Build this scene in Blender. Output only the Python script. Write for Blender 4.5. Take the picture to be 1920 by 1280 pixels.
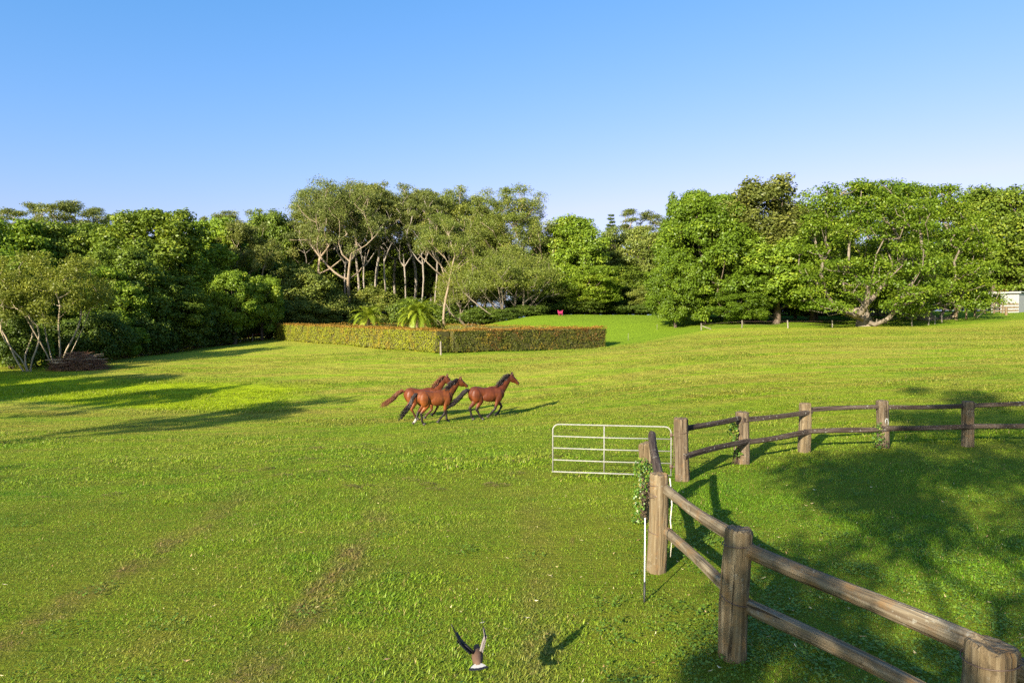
import bpy, bmesh, math, random
import numpy as np
from mathutils import Vector, Matrix, Euler

for o in list(bpy.data.objects):
    bpy.data.objects.remove(o)
scene = bpy.context.scene
COL = scene.collection
R = math.radians

# ------------------------------------------------------------------ camera
cam_d = bpy.data.cameras.new('camera')
cam = bpy.data.objects.new('camera', cam_d)
COL.objects.link(cam)
cam.location = (0, 0, 3.5)
cam.rotation_euler = (R(90 - 1.79), 0, 0)
cam_d.sensor_width = 36
cam_d.lens = 24
cam_d.clip_start = 0.05
cam_d.clip_end = 20000
scene.camera = cam

# ------------------------------------------------------------------ sky and sun
SUN_AZ = R(33)      # light travels towards +X/+Y, this far to the right of straight ahead
SUN_EL = R(21.5)
world = bpy.data.worlds.new('World')
scene.world = world
world.use_nodes = True
wn = world.node_tree
wn.nodes.clear()
sky = wn.nodes.new('ShaderNodeTexSky')
sky.sky_type = 'NISHITA'
sky.sun_disc = False
sky.sun_elevation = SUN_EL
sky.sun_rotation = math.pi + SUN_AZ
sky.altitude = 100
sky.air_density = 1.0
sky.dust_density = 2.0
sky.ozone_density = 2.0
bg = wn.nodes.new('ShaderNodeBackground')
bg.inputs['Strength'].default_value = 0.087
wo = wn.nodes.new('ShaderNodeOutputWorld')
# colour response of the camera, the same for the whole sky: a power curve for each channel
ssep = wn.nodes.new('ShaderNodeSeparateColor'); scmb = wn.nodes.new('ShaderNodeCombineColor')
wn.links.new(sky.outputs[0], ssep.inputs[0])
_ch = []
for _c, (_k, _g) in enumerate(((0.529, 1.601), (1.085, 0.788), (1.953, 0.60))):
    _p = wn.nodes.new('ShaderNodeMath'); _p.operation = 'POWER'; _p.inputs[1].default_value = _g
    _m = wn.nodes.new('ShaderNodeMath'); _m.operation = 'MULTIPLY'; _m.inputs[1].default_value = _k
    wn.links.new(ssep.outputs[_c], _p.inputs[0]); wn.links.new(_p.outputs[0], _m.inputs[0]); _ch.append(_m.outputs[0])
_l = wn.nodes.new('ShaderNodeMath'); _l.operation = 'MULTIPLY'; _l.inputs[1].default_value = 0.86; wn.links.new(_ch[1], _l.inputs[0])
_r = wn.nodes.new('ShaderNodeMath'); _r.operation = 'MINIMUM'; wn.links.new(_ch[0], _r.inputs[0]); wn.links.new(_l.outputs[0], _r.inputs[1])
for _c, _o in enumerate((_r.outputs[0], _ch[1], _ch[2])): wn.links.new(_o, scmb.inputs[_c])
wn.links.new(scmb.outputs[0], bg.inputs[0])
wn.links.new(bg.outputs[0], wo.inputs[0])

sun_d = bpy.data.lights.new('sun', 'SUN')
sun_d.energy = 5.0
sun_d.angle = R(0.55)
sun_d.color = (1.0, 0.90, 0.74)
sun = bpy.data.objects.new('sun', sun_d)
COL.objects.link(sun)
_dir = Vector((math.sin(SUN_AZ) * math.cos(SUN_EL), math.cos(SUN_AZ) * math.cos(SUN_EL), -math.sin(SUN_EL)))
sun.rotation_euler = _dir.to_track_quat('-Z', 'Y').to_euler()
sun.location = (-30, -40, 40)

vs = scene.view_settings
vs.view_transform = 'Standard'
vs.look = 'None'
vs.exposure = 1.45
vs.gamma = 1
vs.use_curve_mapping = False
scene.render.film_transparent = False
cy = scene.cycles
cy.max_bounces = 7
cy.diffuse_bounces = 3
cy.glossy_bounces = 2
cy.transmission_bounces = 4
cy.transparent_max_bounces = 6
cy.caustics_reflective = False
cy.caustics_refractive = False
cy.sample_clamp_indirect = 4
cy.use_denoising = False
cy.use_light_tree = False

# ------------------------------------------------------------------ helpers
def tag(o, label=None, cat=None, group=None, kind=None):
    if label: o['label'] = label
    if cat: o['category'] = cat
    if group: o['group'] = group
    if kind: o['kind'] = kind
    return o

def empty(name, loc=(0, 0, 0), rz=0.0):
    o = bpy.data.objects.new(name, None)
    o.empty_display_size = 0.3
    COL.objects.link(o)
    o.location = loc
    o.rotation_euler = (0, 0, rz)
    return o

def link(name, me, parent=None, loc=None, rot=None, scale=None):
    o = bpy.data.objects.new(name, me)
    COL.objects.link(o)
    if parent is not None: o.parent = parent
    if loc is not None: o.location = loc
    if rot is not None: o.rotation_euler = rot
    if scale is not None: o.scale = scale
    return o

def mesh_np(name, V, F4=None, F3=None, mat=None, smooth=False, attrs=None):
    """V (n,3); F4 (m,4); F3 (k,3); attrs: dict name -> per-vertex floats"""
    me = bpy.data.meshes.new(name)
    V = np.asarray(V, dtype=np.float32)
    F4 = np.zeros((0, 4), np.int32) if F4 is None else np.asarray(F4, np.int32).reshape(-1, 4)
    F3 = np.zeros((0, 3), np.int32) if F3 is None else np.asarray(F3, np.int32).reshape(-1, 3)
    me.vertices.add(len(V))
    me.vertices.foreach_set('co', V.ravel())
    nl = F4.size + F3.size
    me.loops.add(nl)
    me.loops.foreach_set('vertex_index', np.concatenate([F4.ravel(), F3.ravel()]).astype(np.int32))
    npol = len(F4) + len(F3)
    me.polygons.add(npol)
    starts = np.concatenate([np.arange(len(F4)) * 4, F4.size + np.arange(len(F3)) * 3]).astype(np.int32)
    me.polygons.foreach_set('loop_start', starts)
    me.polygons.foreach_set('use_smooth', np.full(npol, smooth, dtype=bool))
    if attrs:
        for k, a in attrs.items():
            at = me.attributes.new(k, 'FLOAT', 'POINT')
            at.data.foreach_set('value', np.asarray(a, np.float32))
    me.update(calc_edges=True)
    me.validate()
    if mat is not None: me.materials.append(mat)
    return me

class MB:
    """collects shapes for one mesh"""
    def __init__(self):
        self.v = []; self.f = []; self.n = 0
    def add(self, verts, faces):
        k = self.n
        self.v.extend([tuple(p) for p in verts])
        self.f.extend([tuple(i + k for i in f) for f in faces])
        self.n += len(verts)
    def box(self, x0, x1, y0, y1, z0, z1):
        self.add([(x0,y0,z0),(x1,y0,z0),(x1,y1,z0),(x0,y1,z0),(x0,y0,z1),(x1,y0,z1),(x1,y1,z1),(x0,y1,z1)],
                 [(0,3,2,1),(4,5,6,7),(0,1,5,4),(1,2,6,5),(2,3,7,6),(3,0,4,7)])
    def tube(self, pts, radii, sides=6, caps=True, flat=None, up=None):
        """flat: list of (a,b) half axes overriding radii: a sideways, b vertical"""
        pts = [Vector(p) for p in pts]
        n = len(pts)
        rings = []
        prev = None
        for i, p in enumerate(pts):
            t = (pts[min(i+1, n-1)] - pts[max(i-1, 0)])
            if t.length < 1e-9: t = Vector((0, 0, 1))
            t.normalize()
            if up is not None:
                b = Vector(up); s = t.cross(b)
                if s.length < 1e-5: s = Vector((0, 1, 0))
                s.normalize(); b = s.cross(t)
            else:
                if prev is None:
                    s = t.orthogonal().normalized()
                else:
                    s = (prev - t * prev.dot(t))
                    if s.length < 1e-6: s = t.orthogonal()
                    s.normalize()
                b = s.cross(t)
            prev = s
            a_, b_ = (radii[i], radii[i]) if flat is None else flat[i]
            rings.append([p + s * (math.cos(2*math.pi*k/sides) * a_) + b * (math.sin(2*math.pi*k/sides) * b_) for k in range(sides)])
        V = [q for r in rings for q in r]
        F = []
        for i in range(n-1):
            for k in range(sides):
                k2 = (k+1) % sides
                F.append((i*sides+k, i*sides+k2, (i+1)*sides+k2, (i+1)*sides+k))
        if caps:
            F.append(tuple(range(sides))[::-1])
            F.append(tuple((n-1)*sides+k for k in range(sides)))
        self.add(V, F)
    def mesh(self, name, mat=None, smooth=False):
        me = bpy.data.meshes.new(name)
        me.from_pydata(self.v, [], self.f)
        bm = bmesh.new(); bm.from_mesh(me)
        bmesh.ops.recalc_face_normals(bm, faces=bm.faces)
        bm.to_mesh(me); bm.free()
        if smooth:
            me.polygons.foreach_set('use_smooth', np.ones(len(me.polygons), dtype=bool))
        if mat is not None: me.materials.append(mat)
        return me
    def build(self, name, mat, parent=None, smooth=False, loc=None, rot=None):
        return link(name, self.mesh(name, mat, smooth), parent, loc, rot)

# ------------------------------------------------------------------ node helpers
class NT:
    def __init__(self, name):
        self.m = bpy.data.materials.new(name)
        self.m.use_nodes = True
        self.t = self.m.node_tree
        self.t.nodes.clear()
        self.out = self.t.nodes.new('ShaderNodeOutputMaterial')
    def n(self, typ, **kw):
        x = self.t.nodes.new(typ)
        for k, v in kw.items(): setattr(x, k, v)
        return x
    def l(self, a, b): self.t.links.new(a, b)
    def _set(self, sock, v):
        if isinstance(v, bpy.types.NodeSocket): self.l(v, sock)
        elif v is not None: sock.default_value = v
    def coord(self, kind='Object'):
        return self.n('ShaderNodeTexCoord').outputs[kind]
    def pos(self):
        return self.n('ShaderNodeNewGeometry').outputs['Position']
    def attr(self, name):
        a = self.n('ShaderNodeAttribute'); a.attribute_name = name
        return a.outputs['Fac']
    def mapping(self, vec, scale=(1,1,1), loc=(0,0,0), rot=(0,0,0)):
        m = self.n('ShaderNodeMapping')
        self.l(vec, m.inputs['Vector'])
        m.inputs['Scale'].default_value = scale
        m.inputs['Location'].default_value = loc
        m.inputs['Rotation'].default_value = rot
        return m.outputs[0]
    def noise(self, vec, scale=1, detail=3, rough=0.55, dist=0.0):
        x = self.n('ShaderNodeTexNoise')
        self.l(vec, x.inputs['Vector'])
        x.inputs['Scale'].default_value = scale
        x.inputs['Detail'].default_value = detail
        x.inputs['Roughness'].default_value = rough
        x.inputs['Distortion'].default_value = dist
        return x.outputs['Fac']
    def ramp(self, fac, stops, interp='LINEAR'):
        x = self.n('ShaderNodeValToRGB')
        cr = x.color_ramp; cr.interpolation = interp
        while len(cr.elements) > 1: cr.elements.remove(cr.elements[-1])
        cr.elements[0].position = stops[0][0]; cr.elements[0].color = (*stops[0][1], 1)
        for p, c in stops[1:]:
            e = cr.elements.new(p); e.color = (*c, 1)
        self._set(x.inputs[0], fac)
        return x.outputs[0]
    def mr(self, fac, a, b, c=0.0, d=1.0, smooth=False):
        x = self.n('ShaderNodeMapRange')
        if smooth: x.interpolation_type = 'SMOOTHSTEP'
        self._set(x.inputs[0], fac)
        for i, v in enumerate((a, b, c, d)): x.inputs[1+i].default_value = v
        return x.outputs[0]
    def math(self, op, a, b=None, c=None):
        x = self.n('ShaderNodeMath', operation=op)
        self._set(x.inputs[0], a); self._set(x.inputs[1], b)
        if c is not None: self._set(x.inputs[2], c)
        return x.outputs[0]
    def mix(self, fac, a, b, mode='MIX'):
        x = self.n('ShaderNodeMix', data_type='RGBA', blend_type=mode)
        self._set(x.inputs[0], fac)
        for i, v in ((6, a), (7, b)):
            if isinstance(v, tuple): v = (*v, 1) if len(v) == 3 else v
            self._set(x.inputs[i], v)
        return x.outputs[2]
    def bump(self, h, strength=0.4, dist=0.02):
        x = self.n('ShaderNodeBump')
        self.l(h, x.inputs['Height'])
        x.inputs['Strength'].default_value = strength
        x.inputs['Distance'].default_value = dist
        return x.outputs[0]
    def principled(self, col, rough=0.8, spec=0.3, normal=None, metal=0.0):
        p = self.n('ShaderNodeBsdfPrincipled')
        if isinstance(col, tuple): col = (*col, 1)
        self._set(p.inputs['Base Color'], col)
        self._set(p.inputs['Roughness'], rough)
        p.inputs['Specular IOR Level'].default_value = spec
        p.inputs['Metallic'].default_value = metal
        if normal is not None: self.l(normal, p.inputs['Normal'])
        return p.outputs[0]
    def done(self, sh):
        self.l(sh, self.out.inputs['Surface'])
        return self.m
    def leafy(self, col, transl=0.35, gloss=0.06, rough=0.45):
        col = self.mix(1.0, col, (1.20, 1.11, 1.0), 'MULTIPLY')
        d = self.n('ShaderNodeBsdfDiffuse'); self._set(d.inputs[0], col)
        t = self.n('ShaderNodeBsdfTranslucent')
        tc = self.mix(1.0, col, (1.0, 1.0, 0.45), 'MULTIPLY')
        self._set(t.inputs[0], tc)
        m = self.n('ShaderNodeMixShader'); m.inputs[0].default_value = transl
        self.l(d.outputs[0], m.inputs[1]); self.l(t.outputs[0], m.inputs[2])
        g = self.n('ShaderNodeBsdfGlossy'); g.inputs['Roughness'].default_value = rough
        g.inputs[0].default_value = (1, 1, 1, 1)
        m2 = self.n('ShaderNodeMixShader'); m2.inputs[0].default_value = gloss
        self.l(m.outputs[0], m2.inputs[1]); self.l(g.outputs[0], m2.inputs[2])
        return self.done(m2.outputs[0])

def mat_plain(name, col, rough=0.6, spec=0.3, var=0.15, scale=6.0, metal=0.0):
    t = NT(name)
    n = t.noise(t.coord(), scale, 4)
    c = t.mix(n, tuple(max(0, x*(1-var)) for x in col), tuple(min(1, x*(1+var)) for x in col))
    return t.done(t.principled(c, rough, spec, metal=metal))

# ------------------------------------------------------------------ terrain
CP = np.array([  # surveyed heights of the land: x, y, z
 (0,0,0),(3,7,0),(2,9.5,0),(2.4,12,0),(3.7,14.9,0),(5.7,16.9,0),(7.8,18.1,0),(10.2,18.7,0),(12.6,18.8,0),(6,10,0),(10,12,0),(3.3,4.7,0),(10,5,0),
 (-3,6,-0.02),(-8,8,-0.1),(-12,14,-0.35),(-5,16,-0.25),(1,16,-0.08),
 (0,-40,0.3),(-40,-30,-0.3),(40,-30,0.6),(20,0,0.15),(-20,5,-0.4),
 (-1.2,29.5,-0.86),(-4,31,-0.95),(-12,25,-0.9),(-20,34,-1.35),(-34,48,-1.1),(-30,28,-1.2),(-48,40,-1.2),
 (6,26,-0.25),(14,27,0.4),(20,27,0.6),(0,45,-0.35),(8,40,0.3),(-14,48,-0.7),(-22,60,-0.3),(0,55,0.3),(10,50,0.95),
 (-45,60,-0.62),(-41.6,75,-0.48),(-38.5,88,0.2),(-32.7,95,0.95),(-60,75,-1.5),(-70,100,-1.5),(-90,120,-1.5),
 (-6.1,60,0.62),(-31.8,93,0.96),(9,70,0.7),(-16.7,103,1.0),(-19,76,0.8),(-15,85,1.0),
 (21.7,75,2.62),(15.5,64,1.75),(20,55,1.8),(31.6,75,2.8),(28,60,2.3),(44,60,2.6),(62,85,4.1),(66,97,4.6),(45,90,3.7),(30,40,1.35),(40,40,1.6),
 (12,78,1.6),(12,86,2.9),(2,96,3.95),(10,97,4.05),(20,97,4.1),(30,95,3.95),(-5,96,2.3),(-12,112,1.6),(0,112,3.6),(20,115,4.2),
 (-30,115,1.0),(-10,140,2.0),(40,140,5),(90,120,5),(90,60,4),(0,180,3),(-100,180,-1),(120,180,6),
], float)

def _tps(r2):
    return np.where(r2 > 0, r2 * np.log(np.maximum(r2, 1e-12)), 0.0)
def _fit(P, lam=6.0):
    n = len(P); S = P[:, :2] / 50.0
    d2 = ((S[:, None] - S[None]) ** 2).sum(-1)
    K = _tps(d2) + lam * 1e-3 * np.eye(n)
    A = np.zeros((n+3, n+3)); A[:n, :n] = K; A[:n, n] = 1; A[:n, n+1:] = S; A[n, :n] = 1; A[n+1:, :n] = S.T
    b = np.zeros(n+3); b[:n] = P[:, 2]
    return np.linalg.solve(A, b)
_W = _fit(CP)
def zf(x, y):
    x = np.atleast_1d(np.asarray(x, float)); y = np.atleast_1d(np.asarray(y, float))
    sh = x.shape
    q = np.stack([np.clip(x.ravel(), -110, 130), np.clip(y.ravel(), -45, 190)], 1) / 50.0
    out = np.zeros(len(q))
    for i in range(0, len(q), 20000):
        c = q[i:i+20000]
        d2 = ((c[:, None] - CP[None, :, :2] / 50.0) ** 2).sum(-1)
        out[i:i+20000] = _tps(d2) @ _W[:len(CP)] + _W[len(CP)] + c @ _W[len(CP)+1:]
    X, Y = x.ravel(), y.ravel()
    out += 0.02*np.sin(X*0.9+Y*0.35) + 0.018*np.sin(Y*1.1-X*0.4+1.3) + 0.03*np.sin(X*0.31-Y*0.27+2.1)
    far = np.clip((np.hypot(X, Y-50) - 170) / 500.0, 0, 1)
    out = out * (1-far) + 3.0 * far
    return out.reshape(sh)
def z1(x, y): return float(zf([x], [y])[0])

def axis(lo, hi, step, far):
    a = list(np.arange(lo, hi + 1e-6, step))
    s = step; v = hi
    while v < far:
        s *= 1.35; v += s; a.append(v)
    s = step; v = lo
    while v > -far:
        s *= 1.35; v -= s; a.insert(0, v)
    return np.array(a)
gx = axis(-60, 75, 0.8, 4000); gy = axis(-20, 115, 0.8, 4000)
GX, GY = np.meshgrid(gx, gy)
GZ = zf(GX, GY)
nx, ny = len(gx), len(gy)
idx = np.arange(nx*ny).reshape(ny, nx)
F = np.stack([idx[:-1,:-1], idx[:-1,1:], idx[1:,1:], idx[1:,:-1]], -1).reshape(-1, 4)

LAWN = [(-3.6,59.0),(9.2,67.5),(14.5,69.5),(21.7,73.5),(32,72.5),(44,70),(56,76)]   # edge between paddock and fine lawn

def grass_color(t, rnd=None):
    """colour of the living grass at a place: nothing here depends on light"""
    P = t.pos()
    big = t.noise(P, 0.11, 4, 0.6)
    mid = t.noise(P, 0.75, 4, 0.6)
    fine = t.noise(P, 4.5, 4, 0.65)
    # mown swathes run across the slope
    sw = t.noise(t.mapping(P, (0.10, 0.85, 0.3), rot=(0, 0, 0.12)), 1.0, 4, 0.6, 0.4)
    sw2 = t.noise(t.mapping(P, (0.22, 2.4, 0.3), rot=(0, 0, -0.06)), 1.0, 3, 0.6, 0.3)
    sep = t.n('ShaderNodeSeparateXYZ'); t.l(P, sep.inputs[0])
    X, Y = sep.outputs[0], sep.outputs[1]
    green = t.mix(t.mr(mid, .36, .64), (0.078, 0.200, 0.006), (0.182, 0.312, 0.009))
    green = t.mix(t.mr(t.noise(P, 2.3, 4, .65), .55, .72, 0, .65), green, (0.088, 0.165, 0.010))
    green = t.mix(t.mr(t.noise(P, 1.4, 4, .65, .5), .56, .70, 0, .55), green, (0.225, 0.215, 0.035))
    green = t.mix(t.mr(big, 0.35, 0.65), green, (0.188, 0.305, 0.010))
    straw = t.mix(fine, (0.225, 0.228, 0.028), (0.320, 0.300, 0.062))
    # dry clippings: more of them on the far mown field
    field = t.mr(Y, 17, 40, 0.0, 1.0)
    dry = t.math('ADD', t.mr(sw, 0.42, 0.62), t.mr(sw2, 0.46, 0.62, 0.0, 1.0))
    dry = t.math('MULTIPLY', dry, t.math('ADD', t.math('MULTIPLY', field, 0.56), 0.18))
    dry = t.math('ADD', dry, t.math('MULTIPLY', field, 0.10))
    patch = t.math('MULTIPLY', t.mr(t.noise(P, 0.42, 5, 0.65, 0.6), 0.56, 0.68), t.mr(fine, 0.35, 0.6))
    patch = t.math('MULTIPLY', patch, t.mr(Y, 4, 22, 0.85, 0.25))
    tot = t.math('MINIMUM', t.math('ADD', dry, patch), 0.9)
    # the yard inside the rails, the unmown hollow and the watered lawn stay green
    yx = t.math('SUBTRACT', X, t.math('MULTIPLY', t.math('ABSOLUTE', t.math('SUBTRACT', Y, 9.5)), 0.16))
    yard = t.math('MULTIPLY', t.mr(yx, 1.6, 2.6), t.mr(Y, 17.5, 15.5))
    tot = t.math('MULTIPLY', tot, t.math('SUBTRACT', 1.0, t.math('MULTIPLY', yard, 0.75)))
    # lush hollow on the left (unmown)
    hy = t.math('ADD', Y, t.math('MULTIPLY', X, 0.35))
    hol = t.math('MULTIPLY', t.mr(hy, 29.5, 30.6), t.mr(hy, 43, 39))
    hol = t.math('MULTIPLY', hol, t.mr(t.math('ADD', X, t.math('MULTIPLY', mid, 3.0)), -10, -13))
    tot = t.math('MULTIPLY', tot, t.math('SUBTRACT', 1.0, t.math('MULTIPLY', hol, 0.95)))
    lawn = t.attr('lawn')
    tot = t.math('MULTIPLY', tot, t.math('SUBTRACT', 1.0, lawn))
    col = t.mix(hol, green, (0.230, 0.320, 0.006))
    col = t.mix(yard, col, t.mix(mid, (0.085, 0.205, 0.005), (0.150, 0.285, 0.008)))
    col = t.mix(lawn, col, t.mix(mid, (0.108, 0.190, 0.012), (0.150, 0.235, 0.016)))
    # darker matted lines the mower left between the swathes
    ml = t.noise(t.mapping(P, (0.16, 2.9, 0.3), rot=(0, 0, 0.09)), 1.0, 4, 0.65, 0.4)
    ml = t.math('MULTIPLY', t.mr(ml, .58, .68), t.math('MULTIPLY', field, t.math('SUBTRACT', .65, t.math('MULTIPLY', lawn, .65))))
    col = t.mix(tot, col, straw)
    col = t.mix(ml, col, (0.105, 0.130, 0.018))
    # worn earth showing in a few scuffed strips
    sc = t.noise(t.mapping(P, (0.9, 0.28, 0.3), rot=(0, 0, 0.5)), 1.0, 4, 0.7, 0.8)
    scr = t.math('MULTIPLY', t.mr(sc, 0.66, 0.72), t.math('SUBTRACT', 1.0, t.math('MAXIMUM', lawn, yard)))
    scr = t.math('MULTIPLY', scr, t.mr(Y, 5, 40, 0.75, 0.15))
    # old wheel tracks running away from the viewpoint
    wob = t.math('MULTIPLY', t.math('SINE', t.math('MULTIPLY', Y, .45)), .22)
    wob = t.math('ADD', wob, t.math('MULTIPLY', t.math('SUBTRACT', mid, .5), .7))
    trk = None
    for x0, k in ((-5.75, 1.0), (-2.62, .95), (0.22, .6)):
        d_ = t.math('ABSOLUTE', t.math('SUBTRACT', t.math('ADD', X, wob), x0))
        w_ = t.math('MULTIPLY', t.mr(d_, .40, .12), k)
        trk = w_ if trk is None else t.math('MAXIMUM', trk, w_)
    trk = t.math('MULTIPLY', trk, t.mr(t.noise(P, 1.1, 4, .7), .37, .54))
    trk = t.math('MULTIPLY', trk, t.mr(Y, 16, 11))
    scr = t.math('MAXIMUM', scr, t.math('MULTIPLY', trk, t.mr(fine, .3, .6, .35, .9)))
    col = t.mix(scr, col, t.mix(fine, (0.13, 0.085, 0.035), (0.30, 0.22, 0.09)))
    return col, fine, mid, P

t = NT('pasture_grass_ground')
c, fine, mid, P = grass_color(t)
hf = t.noise(P, 16, 5, 0.75)
hm = t.noise(P, 2.2, 5, 0.7)
strk = t.noise(t.mapping(P, (0.35, 3.2, 0.3), rot=(0, 0, 0.05)), 1.0, 5, 0.7, 0.5)
h = t.math('ADD', t.math('ADD', t.math('MULTIPLY', hf, 0.6), hm), t.math('MULTIPLY', strk, 1.1))
spk = t.mr(t.noise(P, 9.0, 4, 0.8), 0.3, 0.7, 0.72, 1.2)
c2 = t.mix(1.0, c, t.n('ShaderNodeCombineColor').outputs[0], 'MULTIPLY') if False else c
vm = t.n('ShaderNodeVectorMath', operation='SCALE'); t.l(c, vm.inputs[0]); t.l(spk, vm.inputs['Scale'])
sepg = t.n('ShaderNodeSeparateXYZ'); t.l(P, sepg.inputs[0])
thatch = t.mix(mid, (0.075, 0.108, 0.008), (0.130, 0.125, 0.020))     # earth and dead thatch under the standing blades
gcol = t.mix(t.mr(sepg.outputs[1], 15, 34, .9, 0.0), vm.outputs[0], thatch)
gcol = t.mix(1.0, gcol, (1.20, 1.11, 1.0), 'MULTIPLY')
M_GROUND = t.done(t.principled(gcol, 0.95, 0.05, t.bump(h, 0.65, 0.16)))

def lawn_w(X, Y):
    L = np.array(LAWN)
    yb = np.interp(X, L[:, 0], L[:, 1], left=-1, right=76)
    w = np.clip((Y - yb) / 1.2 + 0.5, 0, 1)
    # strip of watered green along the foot of the hedge
    for (ax, ay), (bx, by) in (((-6.1, 60), (-31.8, 93)), ((-6.1, 60), (9, 70))):
        dx, dy = bx-ax, by-ay
        s = np.clip(((X-ax)*dx + (Y-ay)*dy) / (dx*dx+dy*dy), 0, 1)
        d = np.hypot(X-ax-s*dx, Y-ay-s*dy)
        w = np.maximum(w * (X > -3.6), np.clip(1.6 - d / 1.3, 0, 1))
    return np.clip(w, 0, 1)
LW = lawn_w(GX, GY)
ground = link('ground', mesh_np('ground', np.stack([GX, GY, GZ], -1).reshape(-1, 3), F, None, M_GROUND, True,
                                {'lawn': LW.ravel()}))
tag(ground, kind='structure')

# ------------------------------------------------------------------ grass blades (uncountable: one object per sward)
def blade_mat(name, tint=1.0):
    t = NT(name)
    c, fine, mid, P = grass_color(t)
    r = t.attr('rnd')
    c = t.mix(r, t.mix(1.0, c, (.55, .66, .7), 'MULTIPLY'), t.mix(1.0, c, (1.50, 1.38, 1.5), 'MULTIPLY'))
    c = t.mix(t.mr(r, 0.955, 0.96), c, (0.34, 0.30, 0.10))      # dead blades
    return t.leafy(c, 0.40, 0.02, 0.55)
M_BLADE = blade_mat('grass_blade')

def blade_patch(rng, name, n, rad, lmin, lmax, w, lean):
    a = rng.uniform(0, 2*np.pi, n); rr = rad*np.sqrt(rng.uniform(0, 1, n))
    bx, by = rr*np.cos(a), rr*np.sin(a)
    L = rng.uniform(lmin, lmax, n); th = rng.uniform(0, 2*np.pi, n)
    tilt = np.clip(rng.normal(lean, 0.33, n), 0.05, 1.5)
    dx, dy = np.cos(th), np.sin(th)
    px, py = -np.sin(th), np.cos(th)
    ww = w*rng.uniform(0.6, 1.3, n)
    def at(s, bend):
        tt = tilt + bend*s
        return np.stack([bx + dx*np.sin(tt)*L*s, by + dy*np.sin(tt)*L*s, np.cos(np.minimum(tt, 1.62))*L*s - 0.012], 1)
    side = np.stack([px, py, np.zeros(n)], 1)
    p0, p1, p2 = at(0.0, 0.5), at(0.55, 0.5), at(1.0, 0.5)
    V = np.stack([p0 - side*ww[:, None]*.5, p0 + side*ww[:, None]*.5, p1 + side*ww[:, None]*.45, p1 - side*ww[:, None]*.45, p2], 1).reshape(-1, 3)
    k = np.arange(n)*5
    F4 = np.stack([k, k+1, k+2, k+3], 1); F3 = np.stack([k+3, k+2, k+4], 1)
    rnd = np.repeat(rng.uniform(0, 1, n), 5)
    return mesh_np(name, V, F4, F3, M_BLADE, False, {'rnd': rnd})

def scatter(name, pts, rotz, scl, pick, meshes, label, cat):
    """one object whose points carry instances of the given meshes"""
    src = bpy.data.collections.new(name + '_sources')
    for i, me in enumerate(meshes):
        o = bpy.data.objects.new('%s_source_%02d' % (name, i), me)
        src.objects.link(o)
    me = mesh_np(name, pts)
    for nm, typ, arr in (('rz', 'FLOAT', rotz), ('scl', 'FLOAT', scl), ('pick', 'INT', pick)):
        at = me.attributes.new(nm, typ, 'POINT')
        at.data.foreach_set('value', np.asarray(arr, np.int32 if typ == 'INT' else np.float32))
    o = link(name, me)
    ng = bpy.data.node_groups.new(name, 'GeometryNodeTree')
    ng.interface.new_socket('Geometry', in_out='INPUT', socket_type='NodeSocketGeometry')
    ng.interface.new_socket('Geometry', in_out='OUTPUT', socket_type='NodeSocketGeometry')
    N = ng.nodes.new; L = ng.links.new
    gi, go = N('NodeGroupInput'), N('NodeGroupOutput')
    ci = N('GeometryNodeCollectionInfo'); ci.inputs['Collection'].default_value = src
    ci.inputs['Separate Children'].default_value = True; ci.inputs['Reset Children'].default_value = True
    ip = N('GeometryNodeInstanceOnPoints')
    ip.inputs['Pick Instance'].default_value = True
    def na(nm, typ):
        a = N('GeometryNodeInputNamedAttribute'); a.data_type = typ; a.inputs['Name'].default_value = nm
        return a.outputs['Attribute']
    cx = N('ShaderNodeCombineXYZ'); L(na('rz', 'FLOAT'), cx.inputs['Z'])
    e2r = N('FunctionNodeEulerToRotation'); L(cx.outputs[0], e2r.inputs[0])
    L(gi.outputs[0], ip.inputs['Points']); L(ci.outputs[0], ip.inputs['Instance'])
    L(na('pick', 'INT'), ip.inputs['Instance Index']); L(e2r.outputs[0], ip.inputs['Rotation'])
    L(na('scl', 'FLOAT'), ip.inputs['Scale']); L(ip.outputs[0], go.inputs[0])
    md = o.modifiers.new('scatter', 'NODES'); md.node_group = ng
    tag(o, label, cat, kind='stuff')
    return o

rng = np.random.default_rng(4)
def field_points(y0, y1, step, marg):
    ys = np.arange(y0, y1, step); P = []
    for y in ys:
        w = 0.78*y + marg
        xs = np.arange(-w, w, step)
        P.append(np.stack([xs + rng.uniform(-.5, .5, len(xs))*step, np.full(len(xs), y) + rng.uniform(-.5, .5, len(xs))*step], 1))
    P = np.concatenate(P)
    return np.concatenate([P, zf(P[:, 0], P[:, 1])[:, None]], 1)
def noise2(x, y, s, seed):
    r = np.random.default_rng(seed); v = np.zeros_like(x)
    for k in range(7):
        a = r.uniform(0, 6.28); f = s*r.uniform(0.6, 1.9)
        v += np.sin((x*np.cos(a)+y*np.sin(a))*f + r.uniform(0, 6.28))
    return v/7**.5

near = [blade_patch(rng, 'sward', 300, 0.26, 0.030, 0.068, 0.0070, 0.88) for _ in range(6)]
near += [blade_patch(rng, 'sward_long', 200, 0.22, 0.045, 0.10, 0.0085, 0.85) for _ in range(3)]
pts = field_points(2.6, 15.5, 0.185, 2.0)
nn = noise2(pts[:, 0], pts[:, 1], 0.9, 3) + noise2(pts[:, 0], pts[:, 1], 3.0, 5)*0.8
pk = rng.integers(0, 6, len(pts)); lng = (nn > .9) & (rng.uniform(0, 1, len(pts)) < 0.4)
pk[lng] = rng.integers(6, 9, lng.sum())
sc = 0.95 + 0.12*np.clip(nn, -1, 1.5) + rng.uniform(-.2, .2, len(pts))
scatter('grass', pts, rng.uniform(0, 6.28, len(pts)), np.clip(sc, .5, 1.4), pk, near, 'short green pasture grass covering the near ground', 'grass')

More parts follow.
